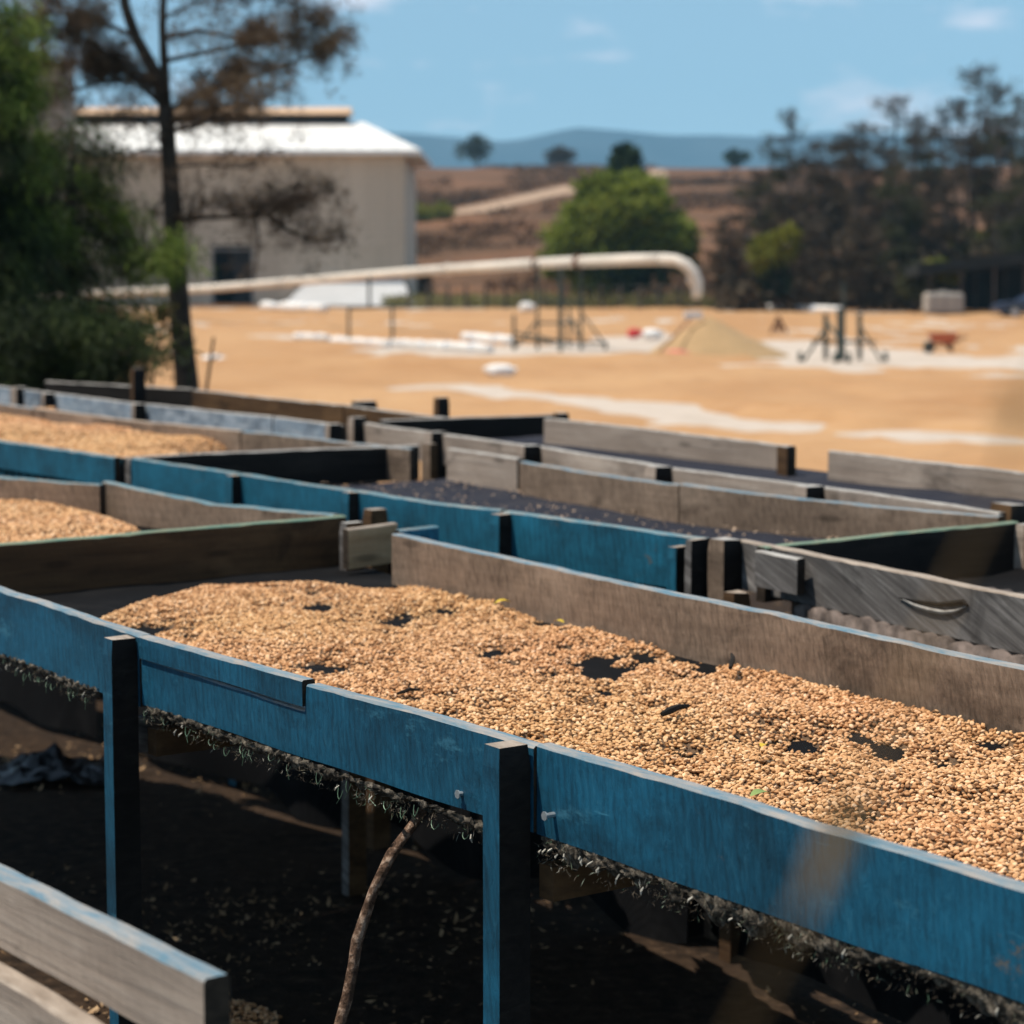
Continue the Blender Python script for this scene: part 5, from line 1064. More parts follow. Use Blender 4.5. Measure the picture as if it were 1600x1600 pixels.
def dead_pine():
    Y = 16.0; gz = terr((280-800)*Y/FPX, Y); trunk = [(297,640),(292,600),(284,520),(277,430),(270,330),(264,240),(259,165)]
    root = empty('dead_pine', (PY(297,640,Y).x, Y, gz), 'tall half dead pine with brown needles standing in front of the warehouse', 'pine tree')
    tp = [PY(a, b, Y) for a, b in trunk]; tp = [Vector((tp[0].x+0.01, Y, gz-0.05)), Vector((tp[0].x, Y, (gz+tp[1].z)/2))] + tp[1:]
    mb = MB(); mb.tube(tp, [0.115,0.10,0.086,0.077,0.07,0.064,0.058,0.055], 10, rough=0.06)
    L1 = [(259,165),(240,110),(212,58),(196,10),(188,-60),(180,-140)]; L2 = [(259,165),(257,100),(254,40),(256,-30),(262,-110)]
    for lp, r in ((L1, 0.05), (L2, 0.036)): mb.tube([PY(a, b, Y) for a, b in lp], np.linspace(r, r*0.5, len(lp)), 8, rough=0.06)
    mb.build('trunk', BARK, root, smooth=True, origin=tp[0])
    limbs = [([(262,175),(320,145),(400,118),(470,92),(520,80),(560,92)],0.4,170),([(258,195),(330,170),(400,158),(450,135)],-0.5,120),([(256,140),(190,112),(110,95),(40,110),(-10,130)],0.3,190),([(255,165),(205,120),(150,70),(90,45),(40,60)],-0.4,150),
        ([(212,58),(150,30),(80,20),(20,40)],0.5,130),([(255,60),(310,48),(380,62),(450,70)],-0.3,90),([(258,95),(330,80),(420,60),(500,40),(540,60)],0.6,130),([(259,205),(300,200),(350,178),(390,168)],-0.6,70),([(260,215),(215,190),(165,185),(120,205)],0.4,50),([(250,120),(150,130),(90,150),(60,170)],-0.2,80),
        ([(270,345),(320,340),(380,338),(420,332),(470,305),(525,298)],-0.5,120),([(415,334),(450,360),(500,378),(540,372)],-0.55,70),([(266,262),(320,256),(370,262),(410,258)],0.3,36),([(400,336),(440,300),(470,285)],-0.5,36),([(400,336),(404,380),(398,440)],-0.5,10),([(300,342),(300,310),(320,285)],-0.5,12),
        ([(256,-30),(330,-20),(420,-5),(500,15)],0.2,110),([(188,-60),(110,-30),(40,-10)],-0.4,110),([(254,30),(300,5),(360,-10)],0.3,60),([(262,300),(240,330),(246,400)],0.2,26),([(262,235),(222,232),(190,250)],0.1,20)]
    cs, ax = [], []
    for pix, dy, nt in limbs:
        n = len(pix); pts = [PY(a, b, Y + dy*(i/(n-1))) for i, (a, b) in enumerate(pix)]
        mb = MB(); mb.tube(pts, np.linspace(0.020 if nt > 60 else 0.012, 0.004, n), 6, rough=0.1); 
        for k in range(int(nt/9)):
            c, a = along(pts, 1, 0.08); c = Vector(c[0]); e = c + Vector((random.uniform(-.13,.13), random.uniform(-.16,.16), random.uniform(-.05,.15))); mb.tube([c, lerp(c, e, 0.5) + Vector((0,0,0.01)), e], [0.006,0.005,0.003], 4, cap=False)
            m_ = max(2, int(nt/18)); cc = np.array([tuple(lerp(c, e, random.uniform(0.4, 1.1))) for _ in range(m_)]); cs.append(cc); ax.append(np.tile(np.array(tuple((e-c).normalized())), (m_, 1)))
        mb.build('limb', BARK, root, origin=pts[0])
        c, a = along(pts, int(nt*0.5), 0.06 if nt > 60 else 0.15); cs.append(c + rng.normal(size=c.shape)*0.10); ax.append(a)
    c = np.concatenate(cs); a = np.concatenate(ax); V = needle_tufts(c, a, 22, 0.08, 0.006, 0.034)
    m = leaf_mat('withered brown needles', (0.045,0.028,0.018), (0.115,0.072,0.045), (0.23,0.155,0.09), 2.0, 0.3)
    o = np_mesh('crown', V, quads(len(V)//4), m, root, loc=tp[-1])
    # a few living sprigs low on the trunk
    pts = [PY(a_, b_, Y-0.15) for a_, b_ in ((276,440),(262,405),(268,385),(285,400))]; c, a = along(pts, 24, 0); V = needle_tufts(c, a, 16, 0.08, 0.008, 0.04)
    np_mesh('live_sprigs', V, quads(len(V)//4), leaf_mat('live sprig', (0.03,0.06,0.015), (0.07,0.13,0.03), (0.12,0.2,0.04), 3), root, loc=pts[0])
dead_pine()

GREENN = leaf_mat('deep green cypress foliage', (0.006,0.010,0.004), (0.017,0.026,0.008), (0.058,0.08,0.018), 2.2, 0.18)
GREENB = leaf_mat('sunlit green cypress tips', (0.03,0.045,0.008), (0.10,0.145,0.02), (0.20,0.24,0.04), 2.0, 0.25)  # brighter copy of the foliage, sunlight painted into the tips
def feathery(name, label, Y, stem, branches, mats, per=36, size=0.085, w=0.0075, droop=0.35, seed=0, cat='conifer'):
    gz = terr((stem[0][0]-800)*Y/FPX, Y); sp = [PY(a, b, Y) for a, b in stem]; root = empty(name, (sp[0].x, Y, gz), label, cat)
    sp = [Vector((sp[0].x, Y, gz-0.03))] + sp; mb = MB(); mb.tube(sp, np.linspace(0.075, 0.012, len(sp)), 8, rough=0.06); mb.build('trunk', BARK, root, smooth=True, origin=sp[0])
    groups = {0: [], 1: []}
    for (x0, y0, x1, y1, n, g) in branches:
        dy = random.uniform(-0.6, 0.6); a = PY(x0, y0, Y + dy*0.1); b = PY(x1, y1, Y + dy); m_ = lerp(a, b, 0.55) + Vector((0, 0, 0.05)); mb = MB(); mb.tube([a, m_, b], [0.014,0.009,0.004], 5, rough=0.1); mb.build('branch', BARK, root, origin=a)
        c, ax = along([a, m_, b], n, 0.15); c = c + rng.normal(size=c.shape)*np.array([0.09, 0.16, 0.06]); groups[g].append((c, ax))
    for g, lst in groups.items():
        if not lst: continue
        c = np.concatenate([q[0] for q in lst]); ax = np.concatenate([q[1] for q in lst]); n = len(c)*per
        cc = np.repeat(c, per, 0) + rng.normal(size=(n, 3))*0.045; d = np.repeat(ax, per, 0)*0.8 + rng.normal(size=(n, 3))*0.7; d[:, 2] -= 0.15
        V = blades(cc, d, size*rng.uniform(0.5, 1.3, n), w*rng.uniform(0.6, 1.3, n), droop)
        np_mesh('crown', V, quads(len(V)//4), mats[g], root, loc=sp[-1])
def rb(cx, y, reach, side, n, g=0): return (cx, y, cx + side*reach, y + random.uniform(10, 55), n, g)
br = []
for y in range(20, 600, 17):
    reach = float(np.interp(y, [20, 60, 110, 170, 215, 260, 330, 375, 430, 480, 540, 600], [0, 10, 6, 0, 18, 40, 70, 84, 66, 92, 110, 90]))
    br.append(rb(-30, y, reach*random.uniform(0.7, 1.08), 1, int(12 + reach*0.12), 0)); br.append(rb(-30, y+6, reach*0.8, -1, 14, 0))
    if y > 300 and random.random() < 0.8: br.append(rb(-30, y-8, reach*random.uniform(0.4, 0.8), 1, 22, 0))
for (a, b, c, d, n) in ((-20,80,20,110,22),(-20,150,24,185,20),(-10,250,70,285,16),(0,330,90,372,16),(-10,40,32,75,20),(-10,110,40,145,20),(-10,190,42,230,14),(-10,60,18,140,18),(-10,20,15,50,16),(0,150,30,190,12)): br.append((a, b, c, d, n, 1))
feathery('green_cypress', 'dark green feathery conifer crowding the left edge of the picture', 13.2, [(-30,600),(-30,400),(-30,200),(-30,0),(-30,-90)], br, (GREENN, GREENB))
br = []
for y in range(205, 560, 27):
    reach = float(np.interp(y, [205, 260, 320, 365, 405, 455, 520, 560], [44, 54, 66, 76, 42, 26, 62, 60]))
    br.append(rb(112, y, reach*random.uniform(0.7, 1.1), 1, int(10 + reach*0.13), 0)); br.append(rb(112, y+5, reach*random.uniform(0.7, 1.1), -1, int(10 + reach*0.13), 0))
for (a, b, c, d, n) in ((150,330,195,352,12),(170,405,212,420,14),(200,420,262,398,22),(215,435,282,410,20),(150,470,190,500,9),(130,300,170,300,9),(100,240,60,270,9)): br.append((a, b, c, d, n, 1))
feathery('green_cypress', 'shorter dark conifer with bright green tips beside the dead pine trunk', 14.4, [(112,600),(112,450),(112,330),(114,200)], br, (GREENN, GREENB))
br = []
for k in range(30):
    x = random.uniform(10, 180); y = random.uniform(505, 590); br.append((x, y+30, x + random.uniform(-45, 40), y, 24, 0))
feathery('low_shrub', 'dark low shrub filling the ground between the left conifers and the beds', 12.4, [(100,612),(105,560)], br, (GREENN, GREENB), cat='shrub', droop=0.1)

def sapling():
    Y = 15.2; gz = terr(-2.3, Y); st = [PY(a, b, Y) for a, b in ((236,612),(244,560),(256,510),(266,470))]; root = empty('sapling', (st[0].x, Y, gz), 'thin leafy sapling just left of the dead pine trunk', 'sapling')
    st = [Vector((st[0].x, Y, gz))] + st; mb = MB(); mb.tube(st, [0.012,0.011,0.009,0.007,0.004], 5)
    tw = [[(244,560),(215,540)],[(244,560),(270,548)],[(250,530),(225,505)],[(256,510),(285,520)],[(258,505),(240,480)]]
    for t in tw: mb.tube([PY(a, b, Y) for a, b in t], [0.006,0.003], 4)
    mb.build('stem', BARK, root, origin=st[0]); cs = []
    for t in tw + [[(256,510),(266,470)]]:
        c, ax = along([PY(a, b, Y) for a, b in t], 14, 0.3); cs.append((c, ax))
    c = np.concatenate([q[0] for q in cs]); n = len(c)*3; V = blades(np.repeat(c, 3, 0) + rng.normal(size=(n,3))*0.03, rng.normal(size=(n,3)), rng.uniform(0.04,0.08,n), rng.uniform(0.02,0.035,n))
    np_mesh('leaves', V, quads(n), leaf_mat('dull sapling leaves', (0.03,0.035,0.012), (0.09,0.08,0.025), (0.16,0.13,0.05), 3), root, loc=st[-1])
sapling()
def stake():
    Y = 15.0; a, b = PY(334, 527, Y), PY(322, 612, Y); gz = terr(b.x, Y); mb = MB(); mb.tube([Vector((b.x-0.02, Y, gz)), b, lerp(a, b, 0.5), a], [0.013,0.012,0.011,0.009], 6, rough=0.1)
    mb.tube([lerp(a, b, 0.45), lerp(a, b, 0.45) + Vector((0.07,0,0.05))], [0.006,0.004], 5); tag(mb.build('wooden_stake', BARK, origin=b), 'thin crooked wooden stake standing right of the dead pine trunk', 'stake')
stake()

def leafy(name, label, cat, Y, base_px, top_px, blobs, n, lsize, mats, trunk_r=0.12, limbs=7, group=None, bark=None):
    """broadleaf tree or bush: blobs = (px, py, rx_px, ry_px, share, material index)"""
    gz = terr((base_px[0]-800)*Y/FPX, Y); b = PY(*base_px, Y); b.z = gz; root = empty(name, (b.x, Y, gz), label, cat, group); K = Y/FPX
    mb = MB(); t = PY(*top_px, Y); mb.tube([b - Vector((0,0,0.1)), lerp(b, t, 0.25) + Vector((0.05*trunk_r,0,0)), lerp(b, t, 0.6), t], [trunk_r*1.15, trunk_r*0.9, trunk_r*0.6, trunk_r*0.15], 8, rough=0.05)
    for k in range(limbs):
        q = random.choice(blobs); s = lerp(b, t, random.uniform(0.2, 0.6)); e = PY(q[0] + random.uniform(-.6,.6)*q[2], q[1] + random.uniform(-.4,.4)*q[3], Y + random.uniform(-.5,.5)*q[2]*K); mb.tube([s, lerp(s, e, 0.5) + Vector((0,0,0.1)), e], [trunk_r*0.4, trunk_r*0.25, trunk_r*0.08], 5)
    mb.build('trunk', bark or BARKF, root, smooth=True, origin=b)
    tot = sum(q[4] for q in blobs); acc = {}
    for (px, py, rx, ry, sh, mi) in blobs:
        m_ = int(n*sh/tot); c = np.array(tuple(PY(px, py, Y))); u = rng.normal(size=(m_, 3)); u /= np.linalg.norm(u, axis=1)[:, None]; r = rng.random(m_)**0.45; r *= np.array([1 + 0.35*N(*(w*2.2 + px)) for w in u])
        p = c + u*r[:, None]*np.array([rx*K, rx*K*0.9, ry*K]); d = u + rng.normal(size=(m_, 3))*0.8; V = blades(p, d, lsize*rng.uniform(0.6, 1.4, m_), lsize*0.6*rng.uniform(0.6, 1.3, m_)); acc.setdefault(mi, []).append(V)
    for mi, vv in acc.items():
        V = np.concatenate(vv); np_mesh('crown', V, quads(len(V)//4), mats[mi], root, loc=t)
LG = leaf_mat('bright mid green leaves', (0.05,0.08,0.012), (0.165,0.205,0.028), (0.29,0.32,0.06), 0.35, 0.45)
DG = leaf_mat('dark green leaves', (0.010,0.02,0.010), (0.022,0.04,0.018), (0.045,0.075,0.025), 0.5, 0.15)
YG = leaf_mat('yellow green leaves', (0.08,0.10,0.012), (0.18,0.18,0.02), (0.28,0.27,0.04), 0.6, 0.3)
OL = leaf_mat('olive grey leaves', (0.018,0.020,0.008), (0.043,0.045,0.017), (0.085,0.083,0.03), 0.3, 0.15)
BR = leaf_mat('dull brown twigs', (0.020,0.014,0.008), (0.050,0.035,0.019), (0.095,0.064,0.033), 0.3, 0.1)
leafy('broad_tree', 'round bright green tree behind the raised end of the pipe', 'tree', 122, (968,474), (968,310),
   [(968,330,78,52,5,0),(905,375,52,42,3,0),(1035,375,50,42,3,0),(965,385,70,50,3,0),(940,300,38,30,1.4,0),(1000,300,44,28,1.4,0),(880,405,34,26,1,0),(1062,395,26,30,1,0),(930,440,34,18,0.5,0),(955,430,18,16,0.4,2),(985,418,70,36,2,1)], 15000, 0.42, (LG, DG, YG), 0.22, 12)
leafy('dark_tree', 'small dark tree poking up right behind the round green tree', 'tree', 150, (977,440), (977,240), [(977,248,22,20,1,0),(975,275,30,24,1,0),(975,320,24,30,0.6,0)], 2600, 0.40, (DG,), 0.15, 4)
def onhill(px, py):
    h = hit(px, py); return h.y
for (px, base, top, w, label, mats, nm) in ((746,253,209,32,'lone round tree on the ridge left of the middle, against the blue hills','o','ridge_tree'),(880,256,229,28,'low spreading dark tree on the ridge in the middle of the picture','b','ridge_tree'),
        (1148,258,234,20,'little green tree on the ridge close to the dark pines','g','ridge_tree')):
    Yh = onhill(px, base); mt = {'o': OL, 'b': BR, 'g': DG}[mats]; h = base - top
    leafy(nm, label, 'tree', Yh, (px, base), (px, top + h*0.35), [(px + random.uniform(-.2,.2)*w, top + h*0.42, w*random.uniform(0.4,0.6), h*0.40, 3, 0), (px - w*random.uniform(.3,.7), top + h*random.uniform(0.45,0.7), w*0.4, h*0.3, 1, 0), (px + w*random.uniform(.3,.8), top + h*random.uniform(0.4,0.75), w*0.35, h*0.28, 1, 0), (px + w*random.uniform(-.4,.4), top + h*0.8, w*0.6, h*0.2, 0.7, 0)], 700, 0.8, (mt,), 0.3, 5, 'trees along the hill ridge')
for (px, base, w, h, label) in ((655,347,20,26,'yellow green bush on the hillside close to the warehouse corner'),(690,344,17,24,'smaller yellow green bush where the hillside track starts')):
    Yh = onhill(px, base); leafy('hill_bush', label, 'bush', Yh, (px, base), (px, base-h*0.6), [(px, base-h*0.5, w, h*0.5, 1, 0), (px-w*0.6, base-h*0.35, w*0.6, h*0.4, 0.5, 0)], 900, 0.5, (YG,), 0.1, 3, 'yellow green bushes on the hill')
leafy('hill_bush', 'brownish bush at the foot of the slope by the warehouse corner', 'bush', 150, (650,474), (650,430), [(650,445,22,28,1,0),(638,400,8,30,0.3,0)], 900, 0.4, (BR,), 0.08, 3)
leafy('yellow_shrub', 'yellow green shrub in front of the dark pines', 'shrub', 112, (1212,478), (1210,385), [(1198,400,26,30,2,0),(1222,385,20,26,1.6,0),(1236,372,12,14,0.6,0),(1210,440,24,26,1,1)], 3000, 0.34, (YG, DG), 0.08, 6)
leafy('olive_shrub', 'olive shrub under the edge of the dark shelter roof', 'shrub', 110, (1432,476), (1430,430), [(1432,440,26,26,1,0),(1470,425,34,14,0.8,1)], 1700, 0.34, (OL, YG), 0.07, 4)
leafy('olive_shrub', 'low yellowish shrub behind the shelter roof at the right edge', 'shrub', 122, (1560,470), (1560,380), [(1540,384,50,20,1.5,0),(1595,372,30,26,1,0),(1560,420,60,40,1.5,1)], 2600, 0.36, (YG, DG), 0.07, 4)

# --- the wood of dark, half bare pines on the right
def pine_proto(seed, H=11.0, bare=0.35, nl=24, spread=1.0):
    rr = random.Random(seed); root = empty('bare_pine', (0,0,0), 'x', 'pine tree'); mb = MB(); lean = rr.uniform(-.5,.5)
    tp = [Vector((lean*(i/6)**2 + 0.10*math.sin(i*1.7+seed), 0.1*math.cos(i+seed), H*i/6)) for i in range(7)]; mb.tube(tp, np.linspace(0.16, 0.025, 7), 7, rough=0.06); cs, ax = [], []
    def at(t): k = min(5, int(t*6)); return lerp(tp[k], tp[k+1], t*6-k)
    for k in range(nl):
        t = rr.uniform(0.12, 0.99); s_ = at(t); th = rr.uniform(0, 6.28); ln = spread*(0.35 + 2.0*(1-t)**0.7*min(1, t*3.5))*rr.uniform(0.5, 1.3); e = s_ + Vector((math.cos(th)*ln, math.sin(th)*ln, ln*rr.uniform(-0.35, 0.55))); m_ = lerp(s_, e, 0.5) + Vector((0,0,ln*rr.uniform(-.12,.1)))
        mb.tube([s_, m_, e], [0.045,0.03,0.010], 5, cap=False)
        dens = int(rr.uniform(9, 22)*ln) + 4 if rr.random() > bare and t < 0.9 else rr.randint(0, 4)
        if dens: 
            c, a = along([s_, m_, e], dens, 0.25); cs.append(c + rng.normal(size=c.shape)*np.array([0.26,0.26,0.14])); ax.append(a)
        for q in range(6):
            u = lerp(s_, e, rr.uniform(0.3, 1)); w = u + Vector((rr.uniform(-.45,.45), rr.uniform(-.45,.45), rr.uniform(-.2,.5))); mb.tube([u, w], [0.018,0.008], 4, cap=False)
    mb.build('trunk', BARKF, root, origin=(0,0,0)); c = np.concatenate(cs); a = np.concatenate(ax); V = needle_tufts(c, a, 12, 0.36, 0.06, 0.13); np_mesh('crown', V, quads(len(V)//4), BR if seed % 2 else OL, root, loc=(0,0,H*0.6)); return root
def copy_tree(o):
    c = o.copy(); COL.objects.link(c)
    for ch in list(o.children):
        d = ch.copy(); COL.objects.link(d); d.parent = c
    return c
protos = [pine_proto(1, bare=0.3, nl=30), pine_proto(2, bare=0.45, nl=28), pine_proto(3, bare=0.12, nl=34), pine_proto(5, bare=0.8, nl=30, spread=1.15)]; used = [False]*4
# photo x, photo y of the top, distance, prototype, width factor, label
wood = [(1140,330,118,2,0.9,'lowest bushy dark pine at the left end of the wood'),(1165,300,128,0,0.9,'dark pine second from the left end of the wood'),(1196,205,124,1,0.9,'leftmost tall pine of the wood, shaggy below its thin top'),(1228,166,120,3,0.8,'spindly bare pine rising from the left third of the wood'),
  (1252,236,132,2,1.0,'dense dark pine just right of the spindly bare one'),(1288,250,118,0,0.9,'mid height pine behind the three legged free stand'),(1312,205,134,2,1.1,'full dark pine below the small white cloud'),(1338,190,128,0,1.1,'broad pine left of the flat topped one'),(1385,146,122,3,1.25,'flat topped bare pine with a long limb stretching right'),
  (1372,215,136,2,1.0,'dense crown directly behind the flat topped pine'),(1412,205,118,1,0.9,'ragged pine just right of the flat topped one'),(1448,190,130,2,1.0,'dark full pine in the right half of the wood'),(1470,165,126,3,0.9,'thin bare pine left of the tallest top'),(1512,98,122,3,1.2,'tallest bare pine, its thin top reaching the clouds at right'),
  (1500,205,134,0,1.1,'dense pine filling in below the tallest top'),(1535,180,128,2,1.0,'bushy pine right of the tallest top'),(1572,140,120,1,1.1,'ragged tall pine close to the right edge'),(1600,150,128,3,1.1,'bare pine cut by the right edge of the picture'),(1625,190,124,0,1.1,'dense pine at the right edge behind the shelter'),
  (1345,330,112,2,0.8,'young dense pine low in the middle of the wood'),(1270,340,112,0,0.8,'young pine above the free stand at the foot of the wood'),(1460,300,114,2,0.9,'young dense pine behind the pale tank'),(1550,300,116,0,0.9,'young pine right behind the shelter roof'),(1400,300,114,1,0.8,'slender young pine left of the pale tank'),(1210,300,116,0,0.8,'young pine behind the yellow shrub'),
  (1183,262,121,3,0.7,'thin bare trunk between the two left pines of the wood'),(1268,215,119,3,0.7,'thin bare pine right of the dense one at left'),(1330,232,117,3,0.6,'slim bare trunk in front of the broad pine'),(1425,175,117,3,0.8,'slim bare pine standing before the ragged one'),(1488,150,119,3,0.7,'slim bare pine close left of the tallest top'),(1552,125,118,3,0.8,'tall slim bare pine right of the tallest top'),(1582,210,114,1,0.7,'ragged slim pine behind the middle of the shelter'),(1398,235,114,1,0.6,'ragged slim pine below the flat topped one')]
for i, (px, top, Y, k, wf, label) in enumerate(wood):
    o = copy_tree(protos[k]) if used[k] else protos[k]; used[k] = True; x = (px-800)*Y/FPX; gz = terr(x, Y); h = PY(px, top, Y).z - gz; s = h/11.0
    o.location = (x, Y, gz - 0.05); o.rotation_euler = (0, 0, i*2.399); o.scale = (wf*(0.55+0.45*s)*1.15, wf*(0.55+0.45*s)*1.15, s*1.0); tag(o, label, 'pine tree', 'dark half bare pines of the wood at right')
def undergrowth():
    n = 13000; px = rng.uniform(1120, 1700, n); Y = rng.uniform(111, 140, n); x = (px-800)*Y/FPX; z = np.abs(rng.normal(0, 1.7, n))*np.clip(0.7 + np.array([N(a*0.25, b*0.2, 2) for a, b in zip(x, Y)]), 0.15, 2); g = np.array([terr(a, b) for a, b in zip(x, Y)])
    V = blades(np.stack([x, Y, g + z], 1), rng.normal(size=(n, 3)) + np.array([0,0,0.5]), rng.uniform(0.3, 0.8, n), rng.uniform(0.15, 0.4, n))
    tag(np_mesh('undergrowth', V, quads(n), BR), 'tangled dark undergrowth at the foot of the pine wood', 'undergrowth', kind='stuff')
undergrowth()

def scrub():
    n = 15000; px = rng.uniform(600, 1330, n); Y = rng.uniform(150, 425, n)**1.0; x = (px-800)*Y/FPX; k = np.array([N(a*0.045, b*0.03, 4) + 0.5*N(a*0.15, b*0.1, 8) for a, b in zip(x, Y)]) > 0.02
    x, Y, px = x[k], Y[k], px[k]; g = np.array([terr(a, b) for a, b in zip(x, Y)])
    py = 800 + FPX*np.tan(np.arctan2(CAMZ - g, Y) - PITCH)
    k = (np.abs(py - np.interp(px, [690,760,830,912,985,1080,1165], [340,326,310,294,278,266,257])) > 11) | (px < 690); x, Y, g = x[k], Y[k], g[k]; n = len(x); pts = np.repeat(np.stack([x, Y, g], 1), 4, 0) + rng.normal(size=(n*4, 3))*np.array([0.5,0.6,0.15]); d = rng.normal(size=(n*4, 3)); d[:, 2] = np.abs(d[:, 2]) + 0.3
    V = blades(pts, d, rng.uniform(0.3, 0.9, n*4), rng.uniform(0.15, 0.45, n*4))
    tag(np_mesh('hillside_scrub', V, quads(n*4), leaf_mat('dry brown scrub', (0.05,0.032,0.016), (0.125,0.066,0.032), (0.20,0.105,0.052), 0.05, 0.2)), 'dry brown scrub covering the hillside behind the patio', 'scrub', kind='stuff')
scrub()
# --- edge of the patio: hedge, fence, shelter, tank, car
def hedge():
    n = 8000; px = rng.uniform(600, 1440, n); Y = rng.uniform(119, 122.5, n); x = (px-800)*Y/FPX; hh = 0.62 + 0.35*np.array([N(a*0.4, 0, 3) for a in x]); z = rng.random(n)*hh
    V = blades(np.stack([x, Y, PZ + z], 1), rng.normal(size=(n, 3)) + np.array([0,0,0.7]), rng.uniform(0.15, 0.4, n), rng.uniform(0.06, 0.16, n))
    tag(np_mesh('rough_grass', V, quads(n), leaf_mat('rough olive grass', (0.10,0.10,0.035), (0.20,0.185,0.065), (0.30,0.25,0.11), 0.25)), 'strip of rough olive grass along the far edge of the patio', 'grass', kind='stuff')
hedge()
def fence():
    Y = 118.6; x0, x1 = (640-800)*Y/FPX, (1420-800)*Y/FPX; root = empty('wire_fence', ((x0+x1)/2, Y, PZ), 'low wire fence with wooden posts along the far edge of the patio', 'fence'); n = 27; me = None
    for k in range(n):
        x = x0 + (x1-x0)*k/(n-1)
        if me is None:
            mb = MB(); mb.tube([(0,0,0),(0.02,0,0.7),(0.01,0.01,1.25)], [0.085,0.08,0.075], 7); o = mb.build('post', BARKF, root, origin=(0,0,0)); me = o.data
        else: o = put('post', me, root, (0,0,0))
        o.location = Vector((x, Y + random.uniform(-.1,.1), PZ)) - root.location; o.rotation_euler = (random.uniform(-.06,.06), random.uniform(-.06,.06), k)
    for z in (0.4, 0.8, 1.15):
        mb = MB(); mb.tube([(x0 + (x1-x0)*k/(n-1), Y-0.09, PZ + z - (0.03 if k % 2 else 0)) for k in range(n)], 0.012, 4); mb.build('wire', STEEL, root, origin=(x0, Y, PZ))
fence()
def shelter():
    Y = 106.0; x0, x1 = (1432-800)*Y/FPX, (1760-800)*Y/FPX; zl, zr = PY(1432, 412, Y).z, PY(1600, 394, Y).z; root = empty('open_shelter', ((x0+x1)/2, Y+2.5, PZ), 'open sided shelter with a dark low roof at the right edge', 'shelter')
    dk = flat('dark roofing', (0.022,0.022,0.02), 0.9, 0.15, 0.3, 1); xm = (1600-800)*Y/FPX; mb = MB(); v = []
    for x, z in ((x0, zl), (xm, zr), (x1, zr-0.4)):
        for y in (Y, Y+5): v += [(x, y, z - (0.25 if y > Y else 0)), (x, y, z - 0.5 - (0.25 if y > Y else 0))]
    mb.add(v, [(0,4,6,2),(1,3,7,5),(0,1,5,4),(2,6,7,3),(4,8,10,6),(5,7,11,9),(4,5,9,8),(6,10,11,7),(0,2,3,1),(8,9,11,10)]); mb.build('roof', dk, root, origin=(xm, Y, zr))
    for px in (1452, 1500, 1552, 1600, 1655, 1710):
        for dy in (0.3, 4.6):
            x = (px-800)*Y/FPX; z = zl - 0.1 if px < 1560 else zr - 0.5; mb = MB(); mb.bar((x, Y+dy, PZ), (x, Y+dy, z), 0.12); mb.build('post', BARKF, root, origin=(x, Y+dy, PZ))
    mb = MB(); mb.box(((x0+x1)/2+0.8, Y+4.9, (PZ+zl)/2), (x1-x0-1.4, 0.08, zl-PZ-0.25)); mb.build('back_wall', dk, root, origin=((x0+x1)/2, Y+4.9, PZ))
shelter()
def tank():
    Y = 104.5; K = Y/FPX; x = (1471-800)*K; w = 58*K; zt = PY(1471, 457, Y).z; h = zt - PZ; root = empty('water_tank', (x, Y, PZ), 'pale box shaped tank standing before the dark pines at right', 'tank'); c = flat('dusty pale plastic', (0.42,0.38,0.33), 0.7, 0.3, 0.12, 1)
    me = bpy.data.meshes.new('tank_body'); bm = bmesh.new(); bmesh.ops.create_cube(bm, size=1); bmesh.ops.scale(bm, vec=(w, 1.1, h-0.12), verts=bm.verts); bmesh.ops.bevel(bm, geom=bm.edges[:], offset=0.09, segments=3, affect='EDGES'); bm.to_mesh(me); bm.free(); me.materials.append(c); put('tank_body', me, root, (x, Y, PZ + 0.06 + h/2))
    mb = MB()
    for t in (-0.3, 0, 0.3): mb.box((x + w*t, Y-0.56, PZ + h/2 + 0.05), (0.05, 0.05, h*0.9))
    for t in (0.3, 0.7): mb.box((x, Y-0.565, PZ + h*t), (w*0.94, 0.04, 0.05))
    mb.build('cage', flat('dull cage bars', (0.28,0.26,0.24), 0.5, 0.4), root, origin=(x, Y-0.56, PZ)); mb = MB(); mb.tube([(x, Y, zt-0.02), (x, Y, zt+0.07)], 0.2, 12); mb.build('lid', c, root, origin=(x, Y, zt)); mb = MB(); mb.box((x, Y, PZ+0.05), (w, 1.1, 0.12)); mb.build('pallet', BARKF, root, origin=(x, Y, PZ))
tank()
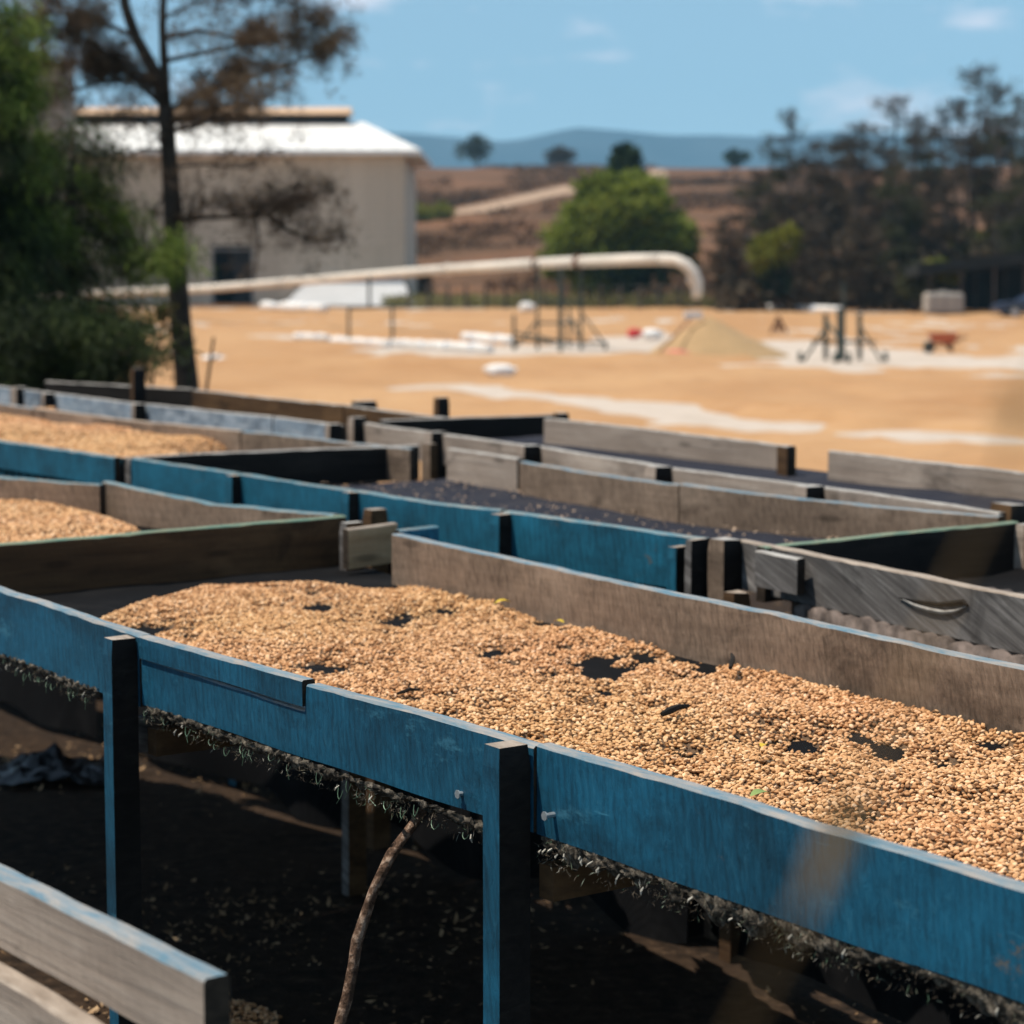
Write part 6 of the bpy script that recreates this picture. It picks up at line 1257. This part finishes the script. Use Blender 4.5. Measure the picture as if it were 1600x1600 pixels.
def car():
    Y = 101.5; K = Y/FPX; x0 = (1550-800)*K; L_ = 3.9; z0 = PZ; root = empty('parked_car', (x0+L_/2, Y, PZ), 'dark blue parked car half out of the frame at the right edge', 'car')
    sc = 0.78; prof = [(0.0,0.45),(0.05,0.72),(0.35,0.86),(1.05,0.95),(1.55,1.36),(2.7,1.40),(3.35,1.02),(3.8,0.95),(3.9,0.6),(3.86,0.32),(0.05,0.30)]; bodym = flat('dark blue car paint', (0.025,0.04,0.075), 0.3, 0.5, 0.1, 1); glass = flat('car glass', (0.03,0.035,0.04), 0.1, 0.6, 0.1, 1)
    v = [(x0+a, Y + s*(0.82 if b < 1 else 0.66), z0 + b*sc) for s in (-1, 1) for a, b in prof]; n = len(prof); f = [tuple(range(n)), tuple(reversed(range(n, 2*n)))] + [(i, i+n, (i+1) % n + n, (i+1) % n) for i in range(n)]
    mb = MB(); mb.add(v, f); mb.build('body', bodym, root, origin=(x0+L_/2, Y, PZ))
    for s in (-1, 1):
        for q in ([(1.22,0.99),(1.62,1.30),(2.1,1.33),(2.1,0.99)], [(2.18,0.99),(2.18,1.33),(2.66,1.33),(3.1,1.0)]):
            mb = MB(); mb.add([(x0+a, Y + s*(0.80 - 0.12*(b-0.99)/0.35), z0 + b*sc) for a, b in q], [(0,1,2,3)]); mb.build('window', glass, root, origin=(x0+q[0][0], Y, PZ))
        for a in (0.75, 3.1):
            mb = MB(); c = Vector((x0+a, Y+s*0.74, PZ+0.27)); mb.tube([c + Vector((0,-0.1,0)), c + Vector((0,0.1,0))], 0.27, 14); w = mb.build('wheel', STEEL, root, origin=c); mb = MB(); mb.tube([c + Vector((0,s*0.08,0)), c + Vector((0,s*0.115,0))], 0.16, 10); mb.build('rim', flat('alloy', (0.5,0.5,0.5), 0.4, 0.5), w, origin=c)
        mb = MB(); mb.box((x0+0.06, Y+s*0.6, z0+0.70*sc), (0.1, 0.3, 0.12)); mb.build('headlight', glass, root, origin=(x0, Y+s*0.6, z0+0.7*sc))
car()

# ------------------------------------------------------------------ air
def haze():
    mb = MB(); mb.box((0, 2330, 150), (6200, 4780+60+0, 420)); 
    m = bpy.data.materials.new('haze'); m.use_nodes = True; t = m.node_tree; t.nodes.remove(t.nodes['Principled BSDF']); pv = t.nodes.new('ShaderNodeVolumePrincipled'); pv.inputs['Color'].default_value = (0.42,0.76,1.0,1); pv.inputs['Density'].default_value = 1.9e-4; pv.inputs['Anisotropy'].default_value = 0.0
    t.links.new(pv.outputs[0], t.nodes['Material Output'].inputs['Volume']); o = mb.build('haze', m); tag(o, 'thin blue haze over the valley and far hills', 'haze', kind='stuff')
haze()
